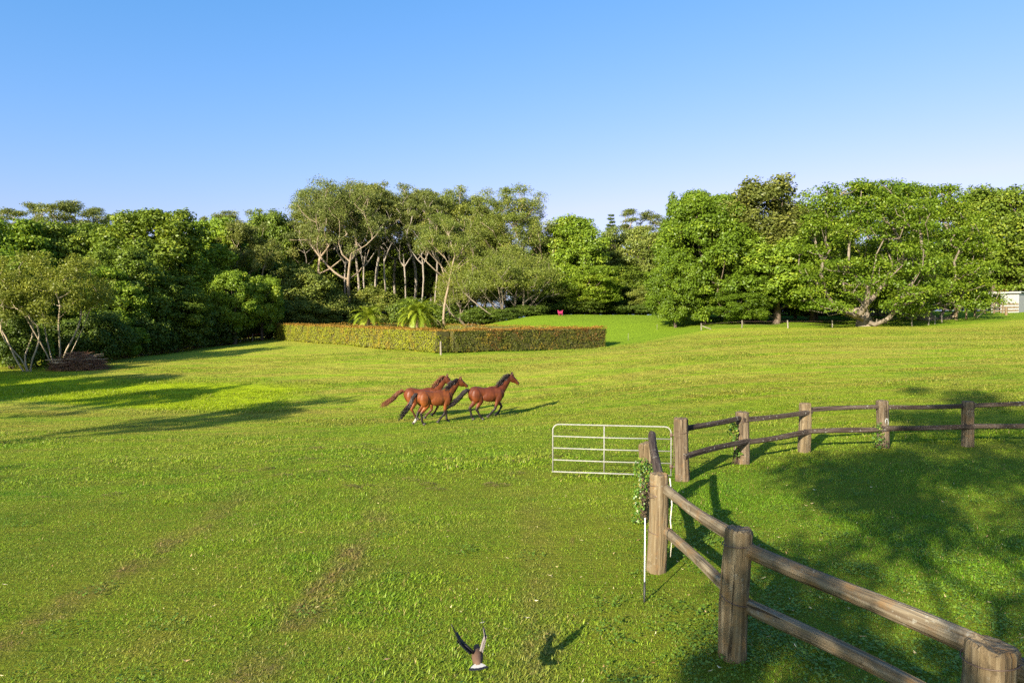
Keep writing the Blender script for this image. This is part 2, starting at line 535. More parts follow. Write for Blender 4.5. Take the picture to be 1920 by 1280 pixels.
midm = [blade_patch(rng, 'sward_mid', 300, 0.55, 0.04, 0.10, 0.016, 0.98) for _ in range(5)]
midm += [blade_patch(rng, 'sward_mid_long', 230, 0.40, 0.07, 0.16, 0.017, 0.85) for _ in range(3)]
pts = field_points(15.4, 36, 0.40, 3.0)
nn = noise2(pts[:, 0], pts[:, 1]*2.2, 0.7, 13) + noise2(pts[:, 0], pts[:, 1]*2, 2.2, 15)*0.8
pk = rng.integers(0, 5, len(pts)); lng = (nn > 1.25) & (rng.uniform(0, 1, len(pts)) < 0.6)
pk[lng] = rng.integers(5, 8, lng.sum())
hy = pts[:, 1] + .35*pts[:, 0]
hol = (hy > 30) & (hy < 42) & (pts[:, 0] < -11.5)
pk[hol] = rng.integers(5, 8, hol.sum())
sc = np.clip(0.9 + 0.2*nn, .5, 1.4); sc[hol] *= 1.5
scatter('mown_grass', pts, rng.uniform(0, 6.28, len(pts)), sc, pk, midm, 'mown grass around the horses and beyond the rails', 'grass')

# farther sward: coarser clumps of the same grass, out to the hedge and the tree line
farm = [blade_patch(rng, 'sward_far', 300, 1.3, 0.05, 0.13, 0.034, 1.05) for _ in range(4)]
farm += [blade_patch(rng, 'sward_far_long', 260, 0.9, 0.10, 0.24, 0.024, 0.8) for _ in range(3)]
pts = field_points(35.6, 66, 0.95, 3.0)
pts = pts[(pts[:, 0] > -50) & (pts[:, 0] < 60)]
dl = lawn_w(pts[:, 0], pts[:, 1]); pts = pts[dl < .5]
nn = noise2(pts[:, 0]*.5, pts[:, 1]*2.0, 0.5, 23)
pk = rng.integers(0, 4, len(pts))
hy = pts[:, 1] + .35*pts[:, 0]
hol = (hy > 30) & (hy < 42) & (pts[:, 0] < -11.5)
pk[hol] = rng.integers(4, 7, hol.sum())
scatter('field_grass', pts, rng.uniform(0, 6.28, len(pts)), np.clip(.8+.25*nn, .4, 1.3), pk, farm, 'mown straw tinted grass of the far field', 'grass')

# cut grass left lying in windrows by the mower
t = NT('cut_grass')
r = t.attr('rnd')
M_CUT = t.leafy(t.ramp(r, [(0, (0.055, 0.062, 0.018)), (.4, (0.115, 0.105, 0.035)), (.75, (0.25, 0.205, 0.075)), (1, (0.36, 0.30, 0.13))]), .2, .01)
def cut_patch(rng, n, lx, ly):
    me = blade_patch(rng, 'cut_grass', n, 1.0, .05, .13, .0095, 1.35)
    co = np.empty(len(me.vertices)*3, np.float32); me.vertices.foreach_get('co', co); co = co.reshape(-1, 3)
    k = np.arange(len(co))//5; root = co[(k*5)]
    new = co - root*np.array([1, 1, 0]) + root*np.array([lx, ly, 0])
    new[:, 2] += np.maximum(0, .055*(1 - np.hypot(root[:, 0], root[:, 1])))
    me.vertices.foreach_set('co', new.ravel().astype(np.float32)); me.materials.clear(); me.materials.append(M_CUT); me.update()
    return me
cm = [cut_patch(rng, 110, rng.uniform(.18, .50), rng.uniform(.08, .22)) for _ in range(8)]
Q = []
for ln in range(26):
    y0 = 12.5 + 26*(ln/26)**1.2; x0 = rng.uniform(-26, 6)
    for k in range(rng.integers(4, 12)):
        x_ = x0 + rng.uniform(-.35, .35) + k*rng.uniform(.6, 2.4); y_ = y0 + .10*(x_-x0)+rng.normal(0, .45)
        if abs(x_) < .85*y_+2 and not (x_ > 1.2 and y_ < 19.5) and not (y_ + .35*x_ > 29.5 and x_ < -11): Q.append((x_, y_))
Q = np.array(Q)
Q3 = np.concatenate([Q, zf(Q[:, 0], Q[:, 1])[:, None] + .02], 1)
scatter('cut_grass', Q3, rng.normal(.1, .5, len(Q)), rng.uniform(.5, 1.1, len(Q)), rng.integers(0, 8, len(Q)), cm, 'brown clippings lying in streaks on the mown field', 'clippings')

# broadleaf weeds and fallen leaves
t = NT('weed_leaf')
r = t.attr('rnd')
M_WEED = t.leafy(t.ramp(r, [(0, (0.07, 0.15, 0.012)), (0.6, (0.11, 0.21, 0.015)), (1, (0.17, 0.26, 0.025))]), 0.35, 0.04)
def weed_patch(rng, n, rad, s):
    V, F4, rd = [], [], []
    for i in range(n):
        a = rng.uniform(0, 6.28); q = rad*math.sqrt(rng.uniform()); z = rng.uniform(.015, .075)
        c = Vector((q*math.cos(a), q*math.sin(a), z))
        th = rng.uniform(0, 6.28); tl = rng.uniform(-.5, .5)
        d = Vector((math.cos(th)*math.cos(tl), math.sin(th)*math.cos(tl), math.sin(tl))); sd = Vector((-math.sin(th), math.cos(th), rng.uniform(-.3, .3)))
        L = s*rng.uniform(.6, 1.3); k = len(V)
        V += [c, c + d*L*.5 + sd*L*.36, c + d*L, c + d*L*.5 - sd*L*.36]
        F4.append((k, k+1, k+2, k+3)); rd += [rng.uniform()]*4
    return mesh_np('weed', [tuple(v) for v in V], F4, None, M_WEED, False, {'rnd': rd})
wm = [weed_patch(rng, 55, .24, .038) for _ in range(4)]
P = []
for (cx, cy, sx, sy, n) in ((4.0, 6.6, 1.6, 1.2, 150), (5.5, 8.5, 2.0, 2.5, 120), (3.0, 10.4, .7, 1.0, 40), (2.2, 7.4, .5, .5, 20), (4.4, 4.6, 1.2, .8, 80), (6, 12, 3, 3, 70), (-2, 6, 4, 2, 14), (-6, 9, 5, 4, 18)):
    P.append(np.stack([rng.normal(cx, sx, n), rng.normal(cy, sy, n)], 1))
P = np.concatenate(P); P = P[P[:, 1] > 2.5]
P = np.concatenate([P, zf(P[:, 0], P[:, 1])[:, None]], 1)
scatter('broadleaf_weeds', P, rng.uniform(0, 6.28, len(P)), rng.uniform(.6, 1.15, len(P)), rng.integers(0, 4, len(P)), wm, 'low broadleaf weeds spreading in the railed yard', 'weeds')

t = NT('dry_leaf')
r = t.attr('rnd')
M_DRY = t.leafy(t.ramp(r, [(0, (0.23, 0.12, 0.05)), (0.35, (0.38, 0.27, 0.13)), (0.7, (0.52, 0.46, 0.24)), (1, (0.62, 0.57, 0.40))]), 0.2, 0.05)
V, F4, F3, rd = [], [], [], []
n = 520
X = np.concatenate([rng.uniform(-9, 10, 400), rng.normal(3, 3, n-400)]); Y = np.concatenate([3.2 + 11*rng.uniform(0, 1, 400)**1.3, rng.normal(7.5, 2.0, n-400)])
Z = zf(X, Y)
for i in range(n):
    th = rng.uniform(0, 6.28); L = rng.uniform(.022, .085); w = L*rng.uniform(.12, .32)
    c = Vector((X[i], Y[i], Z[i] + rng.uniform(.028, .05)))
    d = Vector((math.cos(th), math.sin(th), rng.uniform(-.2, .2))); s = Vector((-math.sin(th), math.cos(th), rng.uniform(-.5, .5)))
    u = Vector((0, 0, rng.uniform(0, .012)))
    k = len(V)
    V += [c - d*L*.5, c + s*w*.5 - u, c + d*L*.5 + u, c - s*w*.5 - u]; F4.append((k, k+1, k+2, k+3)); rd += [rng.uniform()]*4
fl = link('fallen_leaves', mesh_np('fallen_leaves', [tuple(v) for v in V], F4, None, M_DRY, False, {'rnd': rd}))
tag(fl, 'pale dry leaves scattered over the near grass', 'leaves', kind='stuff')

# ------------------------------------------------------------------ timber
def wood_mat(name, base, dark, light, lichen=0.0, ochre=0.0):
    t = NT(name)
    O = t.coord('Object')
    inf = t.n('ShaderNodeObjectInfo').outputs['Random']
    off = t.n('ShaderNodeVectorMath', operation='ADD'); t.l(O, off.inputs[0])
    cmb = t.n('ShaderNodeCombineXYZ'); t.l(t.math('MULTIPLY', inf, 37.0), cmb.inputs[2]); t.l(t.math('MULTIPLY', inf, 11.0), cmb.inputs[0])
    t.l(cmb.outputs[0], off.inputs[1]); O = off.outputs[0]
    g1 = t.noise(t.mapping(O, (24, 24, 1.1)), 1, 3, 0.6, 0.4)
    g2 = t.noise(t.mapping(O, (12, 12, 0.5)), 1, 4, 0.6, 0.5)
    bl = t.noise(O, 3.3, 5, 0.65)
    c = t.mix(t.mr(g2, .3, .7), dark, base)
    c = t.mix(t.mr(g1, .45, .75), c, light)
    if ochre: c = t.mix(t.math('MULTIPLY', t.mr(bl, .52, .66), ochre), c, (0.26, 0.130, 0.036))
    c = t.mix(t.mr(t.noise(O, 5.5, 4, .7), .57, .72, 0, .75), c, tuple(x*.45 for x in dark))
    crack = t.mr(t.noise(t.mapping(O, (22, 22, .55)), 1, 3, .55, .6), .36, .31)
    c = t.mix(t.math('MULTIPLY', crack, .8), c, (0.035, 0.022, 0.014))
    if lichen:
        li = t.math('MULTIPLY', t.mr(t.noise(O, 19, 3, .6), .60, .66), t.mr(t.noise(O, 2.2, 2), .42, .6))
        c = t.mix(t.math('MULTIPLY', li, lichen), c, (0.34, 0.34, 0.28))
    h = t.math('SUBTRACT', t.math('ADD', g1, t.math('MULTIPLY', g2, .6)), t.math('MULTIPLY', crack, 1.2))
    return t.done(t.principled(c, .88, .15, t.bump(h, .9, .03)))
M_POST = wood_mat('weathered_post_timber', (0.168, 0.124, 0.066), (0.084, 0.057, 0.031), (0.262, 0.210, 0.130), .25, .40)
M_RAIL = wood_mat('weathered_rail_timber', (0.162, 0.127, 0.076), (0.090, 0.065, 0.039), (0.262, 0.222, 0.152), .35, .45)
M_DRAIL = wood_mat('dark_rail_timber', (0.066, 0.047, 0.034), (0.032, 0.022, 0.017), (0.120, 0.092, 0.070), .85)
M_DPOST = wood_mat('grey_post_timber', (0.130, 0.095, 0.057), (0.064, 0.045, 0.028), (0.205, 0.162, 0.106), .4, .3)
M_WIRE = mat_plain('rusty_wire', (0.10, 0.065, 0.045), .6, .4)

def log_mesh(rng, L, a, b, mat, name, sides=30, rings=20, taper=.06, rough=.06, slant=0.0, foot=True, square=2.0):
    """split log standing along local Z"""
    ang = np.arange(sides)*2*np.pi/sides
    prof = np.ones(sides)
    for _ in range(5):
        prof += rough*.38*np.sin(ang*rng.integers(2, 7) + rng.uniform(0, 6.28))
    cr = np.zeros(sides)
    for _ in range(6): cr[rng.integers(0, sides)] = rng.uniform(.04, .11)
    sup = (np.abs(np.cos(ang))**square + np.abs(np.sin(ang))**square)**(-1/square)
    V = []; px, py = rng.uniform(0, 6.28, 2)
    zs = np.concatenate([[-.001], np.linspace(0, 1, rings)[1:-1], [.985, 1.0]])
    for i, s in enumerate(zs):
        k = 1 + taper*(0.5 - s) + rough*.35*math.sin(7*s+px)
        if foot and s < .12: k *= 1 + .10*rng.uniform(.2, 1)*(.12-s)/.12
        if i == len(zs)-1: k *= .90
        cx, cy = rough*.22*math.sin(4*s+px), rough*.22*math.sin(5*s+py)
        rr = (prof - cr*(.3+.7*abs(math.sin(3*s+py))))*sup*(1+rng.normal(0, rough*.10, sides))*k
        z = s*L + slant*np.cos(ang)*a*(1 if s > .95 else 0) + (rng.normal(0, .006, sides) if s > .95 else 0)
        V.append(np.stack([rr*np.cos(ang)*a+cx, rr*np.sin(ang)*b+cy, np.broadcast_to(z, sides)], 1))
    n = len(V); V = np.concatenate(V)
    V = np.concatenate([V, [[0, 0, L-.012]], [[0, 0, 0]]])
    ii = np.arange(sides); jj = (ii+1) % sides
    F4 = np.concatenate([np.stack([r*sides+ii, r*sides+jj, (r+1)*sides+jj, (r+1)*sides+ii], 1) for r in range(n-1)])
    F3 = np.concatenate([np.stack([(n-1)*sides+ii, (n-1)*sides+jj, np.full(sides, n*sides)], 1), np.stack([jj, ii, np.full(sides, n*sides+1)], 1)])
    return mesh_np(name, V, F4, F3, mat, False)

def post(fence, rng, x, y, h, w, mat, lean=(0, 0), label=None, slant=0.0, square=2.2, dw=None):
    me = log_mesh(rng, h + .35, w/2, (dw or w)/2, mat, 'post', slant=slant, square=square)
    o = link('post', me, fence, (x, y, z1(x, y) - .35), (lean[0], lean[1], rng.uniform(-.3, .3)))
    if label: o['label'] = label
    return o

def rail(fence, rng, p, q, a, b, mat, sag=.0, square=2.2, label=None, rough=.07):
    p, q = Vector(p), Vector(q)
    d = q - p
    me = log_mesh(rng, d.length, a/2, b/2, mat, 'rail', sides=16, rings=16, taper=rng.uniform(-.12, .12), rough=rough, foot=False, square=square)
    o = link('rail', me, fence)
    o.location = p
    zax = d.normalized(); xax = Vector((0, 0, 1)).cross(zax).normalized(); yax = zax.cross(xax)
    o.rotation_euler = Matrix((xax, yax, zax)).transposed().to_euler()
    if label: o['label'] = label
    return o

def wire_loops(po, zs, r, tails=()):
    """wire wound round a post, in post coordinates"""
    for z, tiltx, tilty in zs:
        m = MB(); pts = []
        for k in range(19):
            a = 2*math.pi*k/18
            pts.append((r*math.cos(a), r*math.sin(a), z + tiltx*math.cos(a) + tilty*math.sin(a)))
        m.tube(pts, [.0055]*19, 5, False)
        m.build('wire', M_WIRE, po, True)
    for tl in tails:
        m = MB(); m.tube(tl, [.005]*len(tl), 5); m.build('wire', M_WIRE, po, True)

rng = np.random.default_rng(11)
# near fence: curved yard rails to the right of the camera
PA, PB, PC, PD = (2.28, 6.95), (2.03, 9.49), (2.42, 12.0), (3.36, 4.70)
PE = (4.75, 2.75)
f1 = empty('timber_fence', (0, 0, 0))
tag(f1, 'weathered log post and rail fence curving across the right foreground', 'fence')
pa = post(f1, rng, *PA, 1.34, .285, M_POST, (.0, .028), 'thick cracked post with an ochre streak')
pb = post(f1, rng, *PB, 1.39, .265, M_POST, (.0, .012))
pc = post(f1, rng, *PC, 1.33, .27, M_POST, (.0, -.03), 'leaning gate post hung with a green creeper', slant=.25)
pd = post(f1, rng, *PD, 1.25, .335, M_POST, (.0, -.01), 'pale thick post nearest the camera', slant=-.08)
pe = post(f1, rng, *PE, 1.33, .30, M_POST)
def side(p, q, s):   # rails sit on the yard side of the posts
    d = (Vector((q[0]-p[0], q[1]-p[1]))).normalized()
    n = Vector((d.y, -d.x))
    return n*s
def span(fence, p, q, z, a, b, mat, off, e0=0., e1=0., dz=0., square=2.2, rough=.07):
    d = Vector((q[0]-p[0], q[1]-p[1])).normalized(); n = Vector((-d.y, d.x))*off
    P = (p[0]+n.x-d.x*e0, p[1]+n.y-d.y*e0, z1(*p)+z); Q = (q[0]+n.x+d.x*e1, q[1]+n.y+d.y*e1, z1(*q)+z+dz)
    return rail(fence, rng, P, Q, a, b, mat, square=square, rough=rough)
span(f1, PD, PA, 1.15, .155, .165, M_RAIL, -.07, -.1, .06, .0)
span(f1, PA, PB, 1.20, .14, .15, M_RAIL, -.10, -.02, -.05, -.04)
span(f1, PD, PA, .60, .13, .15, M_RAIL, -.10, .05, -.05, -.03)
span(f1, PA, PB, .58, .12, .13, M_RAIL, -.10, -.02, -.02, .02)
span(f1, PB, PC, 1.17, .13, .12, M_DRAIL, -.06, -.05, .22, .30)
span(f1, PB, PC, .55, .12, .13, M_RAIL, -.10, -.05, .0, .05)
span(f1, PE, PD, 1.12, .15, .16, M_RAIL, -.05, .05, -.08, .0)
span(f1, PE, PD, .58, .13, .15, M_RAIL, -.08, .05, .05, .0)
wire_loops(pa, [(1.53, .01, -.008), (.97, -.02, .035)], .152, [[(.15, -.03, 1.53), (.21, -.02, 1.50), (.25, -.01, 1.52)]])
wire_loops(pb, [(1.60, .022, .0), (1.47, .0, .025), (1.43, .03, -.02), (.92, -.015, .01)], .139)
wire_loops(pd, [(1.50, .02, .0)], .178)

# far fence: darker rails from the gate post round to the right
f2 = empty('timber_fence', (0, 0, 0))
tag(f2, 'dark lichened post and rail fence curving right from the open gate', 'fence')
H = [(3.73, 14.9), (5.74, 16.9), (7.80, 18.1), (10.2, 18.67), (12.6, 18.8), (15.1, 18.3), (17.3, 17.2)]
hh = [1.37, 1.29, 1.31, 1.31, 1.25, 1.28, 1.28]; ww = [.31, .30, .29, .29, .29, .28, .28]
hp = []
for i, (p, h_, w_) in enumerate(zip(H, hh, ww)):
    m_ = M_POST if i == 2 else M_DPOST
    lb = {0: 'broad gate post with the gate hinges', 2: 'pale split post with a capped top'}.get(i)
    hp.append(post(f2, rng, *p, h_, w_, m_, (rng.uniform(-.015, .015), rng.uniform(-.02, .02) + (-.025 if i == 0 else 0)), lb, square=3.0))
for i in range(len(H)-1):
    j = rng.uniform(-.03, .03)
    span(f2, H[i], H[i+1], 1.13+j, .085, .125, M_DRAIL, .0 if i != 1 else -.11, .12, .12, rng.uniform(-.03, .04), 3.0, .05)
    span(f2, H[i], H[i+1], .58+j, .085, .135, M_DRAIL, -.13, .12, .12, rng.uniform(-.03, .04), 3.0, .06)
for o in hp[:6]:
    wire_loops(o, [(1.42, .01, .01), (.86, .015, -.02)], .165)

mm = MB(); mm.tube([(-.035, -.156, 1.04), (-.04, -.158, 1.13), (-.01, -.160, 1.18), (.03, -.159, 1.17), (.05, -.156, 1.08), (.045, -.156, 1.00)], None, 6, True, [(.016, .004)]*6, up=(0, -1, .05))
pm = mm.build('paint_mark', mat_plain('white_lichen', (0.42, 0.42, 0.38), .9, .1), hp[3], True); pm['label'] = 'white arch shaped mark on the post'

# ------------------------------------------------------------------ pipe gate standing open
M_GALV = mat_plain('galvanised_pipe', (0.25, 0.245, 0.21), .55, .3, .35, 12)
g0 = Vector((3.52, 15.02, z1(3.6, 15.1) + .09)); g1 = Vector((.93, 15.42, z1(.9, 15.4) + .06))
gate = empty('field_gate', g0)
tag(gate, 'galvanised pipe gate standing open at the gate post', 'gate')
gd = (g1 - g0); GL = gd.length; gd.normalize()
gate.rotation_euler = (0, 0, math.atan2(gd.y, gd.x))
GH = 1.08; rr_ = .0155
m = MB(); pts = []
tilt = (g1.z - g0.z)
cr = .14
for (cx, cz, a0) in ((GL-cr, GH-cr, 0), (cr, GH-cr, 90)):
    for k in range(7):
        a = R(a0 + k*15); pts.append((cx + cr*math.cos(a), 0, cz + cr*math.sin(a)))
pts = [(GL, 0, 0)] + pts + [(0, 0, 0)]
m.tube(pts, [rr_]*len(pts), 8); m.tube([(-.02, 0, .0), (GL+.02, 0, .0)], [rr_]*2, 8)
fr = m.build('gate_frame', M_GALV, gate, True)
for z in (.27, .54, .81):
    mm = MB(); mm.tube([(0, 0, z), (GL*.5, 0, z-.008), (GL, 0, z)], [.0135]*3, 8); mm.build('bar', M_GALV, gate, True)
mm = MB(); mm.tube([(GL*.56, -.012, 0), (GL*.56, -.012, GH)], [.0145]*2, 8); mm.build('upright', M_GALV, gate, True)
for z in (.2, .9):
    mm = MB(); mm.tube([(-.16, 0, z), (.0, 0, z)], [.016]*2, 6); mm.tube([(0, 0, z-.04), (0, 0, z+.04)], [.034]*2, 8); mm.build('hinge', M_WIRE, gate, True)
mm = MB(); mm.tube([(.02, -.03, .88), (-.05, -.05, .80), (-.06, -.04, .40), (-.03, -.03, .12)], [.009]*4, 5); mm.build('chain', M_WIRE, gate, True)

# ------------------------------------------------------------------ tread-in electric fence stake, hanging rope
M_WHITEP = mat_plain('white_plastic', (0.80, 0.80, 0.77), .45, .4, .05)
M_BLACKP = mat_plain('black_plastic', (0.02, 0.02, 0.02), .5, .4)
sx, sy = 1.655, 8.42
st = empty('fence_stake', (sx, sy, z1(sx, sy)), 0)
tag(st, 'thin white stake with black foot stuck in grass beside the fence post', 'stake')
mm = MB(); mm.tube([(.004, .02, .24), (.028, .14, 1.02)], [.0085, .007], 8); mm.build('rod', M_WHITEP, st, True)
mm = MB(); mm.tube([(0, 0, -.05), (.0, .005, .02), (.004, .022, .25)], [.006, .013, .013], 8); mm.build('foot', M_BLACKP, st, True)
mm = MB(); mm.tube([(2.19, 9.41, 1.31), (2.205, 9.39, 1.15), (2.215, 9.38, .95), (2.20, 9.40, .72), (2.215, 9.36, .50), (2.20, 9.38, .22)], [.010, .009, .009, .009, .008, .006], 6)
ro = mm.build('rope', mat_plain('pale_rope', (0.55, 0.50, 0.40), .9, .1), None, True)
tag(ro, 'pale frayed rope hanging down beside the wired log post', 'rope')

# ------------------------------------------------------------------ creepers on posts
t = NT('creeper_leaf')
r = t.attr('rnd')
M_VINE = t.leafy(t.ramp(r, [(0, (0.05, 0.14, 0.015)), (.55, (0.10, 0.22, 0.02)), (.85, (0.19, 0.28, 0.03)), (1, (0.26, 0.17, 0.05))]), .35, .05)
def creeper(name, base, spots, n, s, label, seed):
    rg = np.random.default_rng(seed)
    e = empty(name, base); tag(e, label, 'creeper')
    V, F4, rd = [], [], []
    for i in range(n):
        c, rad = spots[rg.integers(0, len(spots))]
        d = Vector(rg.normal(0, 1, 3)).normalized()*rad*rg.uniform(.3, 1)**.5
        p = Vector(c) + Vector((d.x, d.y, d.z*1.1))
        if p.z < .02: p.z = rg.uniform(.02, .08)
        a = Vector(rg.normal(0, 1, 3)); a.z -= .5; a.normalize()
        b = a.cross(Vector((d.x, d.y, d.z+.4)).normalized()+Vector(rg.normal(0, .3, 3))).normalized()
        L = s*rg.uniform(.6, 1.3); k = len(V)
        V += [p, p + a*L*.45 + b*L*.34, p + a*L, p + a*L*.45 - b*L*.34]; F4.append((k, k+1, k+2, k+3)); rd += [rg.uniform()]*4
    link('foliage', mesh_np('creeper_foliage', [tuple(v) for v in V], F4, None, M_VINE, False, {'rnd': rd}), e)
    m = MB()
    for i in range(7):
        c, rad = spots[rg.integers(0, len(spots))]
        q = Vector(c)
        m.tube([(rg.uniform(-.08, .08), rg.uniform(-.05, .05), 0), (q.x*.5+rg.uniform(-.05, .05), q.y*.5, q.z*.5), tuple(q)], [.008, .007, .004], 5)
    m.build('stem', M_WIRE, e, True)
creeper('creeper', (2.27, 11.66, z1(2.27, 11.66)), [((-.10, 0, .10), .12), ((-.09, 0, .30), .11), ((-.08, 0, .48), .10), ((-.06, -.03, .66), .11), ((-.02, -.05, .84), .14), ((-.09, -.05, .98), .12), ((.05, -.05, .93), .13), ((-.02, -.05, 1.05), .10)], 1300, .046, 'leafy green creeper climbing the leaning gate post', 5)
creeper('creeper', (5.50, 16.75, z1(5.5, 16.75)), [((.02, 0, .55), .12), ((-.06, 0, .78), .13), ((-.04, 0, .95), .12), ((.05, 0, .3), .1)], 260, .07, 'small sparse creeper on the second dark fence post', 6)
creeper('creeper', (10.0, 18.5, z1(10.0, 18.5)), [((.0, 0, .18), .2), ((-.06, 0, .4), .16), ((-.04, 0, .6), .12)], 260, .07, 'low weedy creeper at the foot of the white marked fence post', 7)

# ------------------------------------------------------------------ trees
def leaf_mat(name, lo, hi, tip, transl=.3, gloss=.04, var=.25):
    t = NT(name)
    r, cl = t.attr('rnd'), t.attr('clump')
    inf = t.n('ShaderNodeObjectInfo').outputs['Random']
    f = t.math('ADD', t.math('MULTIPLY', r, .55), t.math('MULTIPLY', cl, .45))
    c = t.mix(f, lo, hi)
    c = t.mix(t.mr(t.math('MULTIPLY', r, cl), .55, .9), c, tip)
    c = t.mix(t.math('MULTIPLY', inf, var), c, t.mix(1.0, c, (1.5, 1.25, .75), 'MULTIPLY'))
    return t.leafy(c, transl, gloss)
L_GUM = leaf_mat('gum_foliage', (0.084, 0.119, 0.032), (0.166, 0.206, 0.050), (0.263, 0.271, 0.072), .30, .015)
L_GUM2 = leaf_mat('olive_gum_foliage', (0.093, 0.136, 0.026), (0.176, 0.224, 0.041), (0.264, 0.280, 0.060), .30, .015)
L_RAIN = leaf_mat('rainforest_foliage', (0.062, 0.112, 0.014), (0.142, 0.212, 0.024), (0.250, 0.315, 0.040), .32, .015)
L_LIME = leaf_mat('bright_foliage', (0.093, 0.168, 0.017), (0.184, 0.288, 0.024), (0.296, 0.376, 0.042), .36, .015)
L_FIG = leaf_mat('fig_foliage', (0.066, 0.130, 0.012), (0.150, 0.230, 0.016), (0.245, 0.310, 0.032), .34, .015)
L_CAM = leaf_mat('camphor_foliage', (0.060, 0.115, 0.010), (0.118, 0.198, 0.014), (0.195, 0.280, 0.026), .30, .015)
L_BRN = leaf_mat('bronzed_foliage', (0.072, 0.100, 0.022), (0.150, 0.178, 0.038), (0.250, 0.270, 0.065), .28, .015)
L_WISP = leaf_mat('wattle_foliage', (0.108, 0.143, 0.025), (0.188, 0.232, 0.034), (0.255, 0.292, 0.051), .36, .015)
L_PINE = leaf_mat('pine_foliage', (0.033, 0.069, 0.018), (0.068, 0.112, 0.027), (0.090, 0.135, 0.034), .15, .015)
L_DARK = leaf_mat('shrub_foliage', (0.048, 0.088, 0.017), (0.106, 0.168, 0.026), (0.184, 0.264, 0.036), .30, .015)
L_RUST = leaf_mat('rust_foliage', (0.132, 0.116, 0.025), (0.286, 0.165, 0.037), (0.352, 0.143, 0.041), .28, .015)

def bark_mat(name, a, b, c_):
    t = NT(name)
    O = t.coord('Object')
    n1 = t.noise(t.mapping(O, (2.2, 2.2, .5)), 1, 5, .65, .6)
    n2 = t.noise(t.mapping(O, (9, 9, 1.5)), 1, 4, .6)
    c = t.mix(t.mr(n1, .35, .65), a, b)
    c = t.mix(t.mr(n2, .5, .75), c, c_)
    return t.done(t.principled(c, .85, .15, t.bump(n2, .5, .05)))
B_GUM = bark_mat('pale_gum_bark', (0.27, 0.215, 0.145), (0.195, 0.135, 0.082), (0.37, 0.315, 0.235))
B_GREY = bark_mat('grey_bark', (0.20, 0.165, 0.12), (0.135, 0.105, 0.075), (0.28, 0.245, 0.19))
B_WHITE = bark_mat('white_gum_bark', (0.27, 0.235, 0.19), (0.17, 0.135, 0.10), (0.36, 0.33, 0.285))
B_DARK = bark_mat('dark_bark', (0.115, 0.085, 0.058), (0.07, 0.052, 0.038), (0.19, 0.15, 0.11))
B_PALE = bark_mat('pale_stem_bark', (0.36, 0.295, 0.19), (0.26, 0.20, 0.13), (0.46, 0.39, 0.28))

def leaf_cloud(rng, C, RAD, per, size, out=.8, up=.35, rnd=.7, shape=.42, lift=.2, aspect=.55):
    """leaf-sized faces spread through clumps; C (n,3) centres, RAD (n,3) half sizes"""
    n = len(C)
    per, size = per*1.65, size*.74
    cnt = np.maximum(3, (per*(RAD.prod(1)**(2/3))/(RAD.prod(1)**(2/3)).mean()).astype(int))
    ci = np.repeat(np.arange(n), cnt); m = len(ci)
    d = rng.normal(0, 1, (m, 3)); d /= np.linalg.norm(d, axis=1)[:, None]
    d[:, 2] += lift; d /= np.linalg.norm(d, axis=1)[:, None]
    r = rng.uniform(0, 1, m)**shape
    # each clump is itself ragged: small lobes
    lob = 1 + .22*np.sin(d[:, 0]*5 + ci*1.7)*np.sin(d[:, 1]*6 + ci*2.3) + .15*np.sin(d[:, 2]*9 + ci)
    p = C[ci] + d*(r*lob)[:, None]*RAD[ci]
    nrm = d*out + np.array([0, 0, up]) + rng.normal(0, rnd, (m, 3))
    nrm /= np.linalg.norm(nrm, axis=1)[:, None]
    a = np.cross(nrm, rng.normal(0, 1, (m, 3))); a /= np.linalg.norm(a, axis=1)[:, None] + 1e-9
    b = np.cross(nrm, a)
    L = size*rng.uniform(.6, 1.35, m)[:, None]; W = L*aspect*rng.uniform(.8, 1.25, m)[:, None]
    V = np.stack([p - a*L*.5, p + b*W*.5 + a*L*.05, p + a*L*.5, p - b*W*.5 + a*L*.05], 1).reshape(-1, 3)
    k = np.arange(m)*4
    F4 = np.stack([k, k+1, k+2, k+3], 1)
    return V, F4, np.repeat(rng.uniform(0, 1, m), 4), np.repeat(rng.uniform(0, 1, n)[ci], 4)

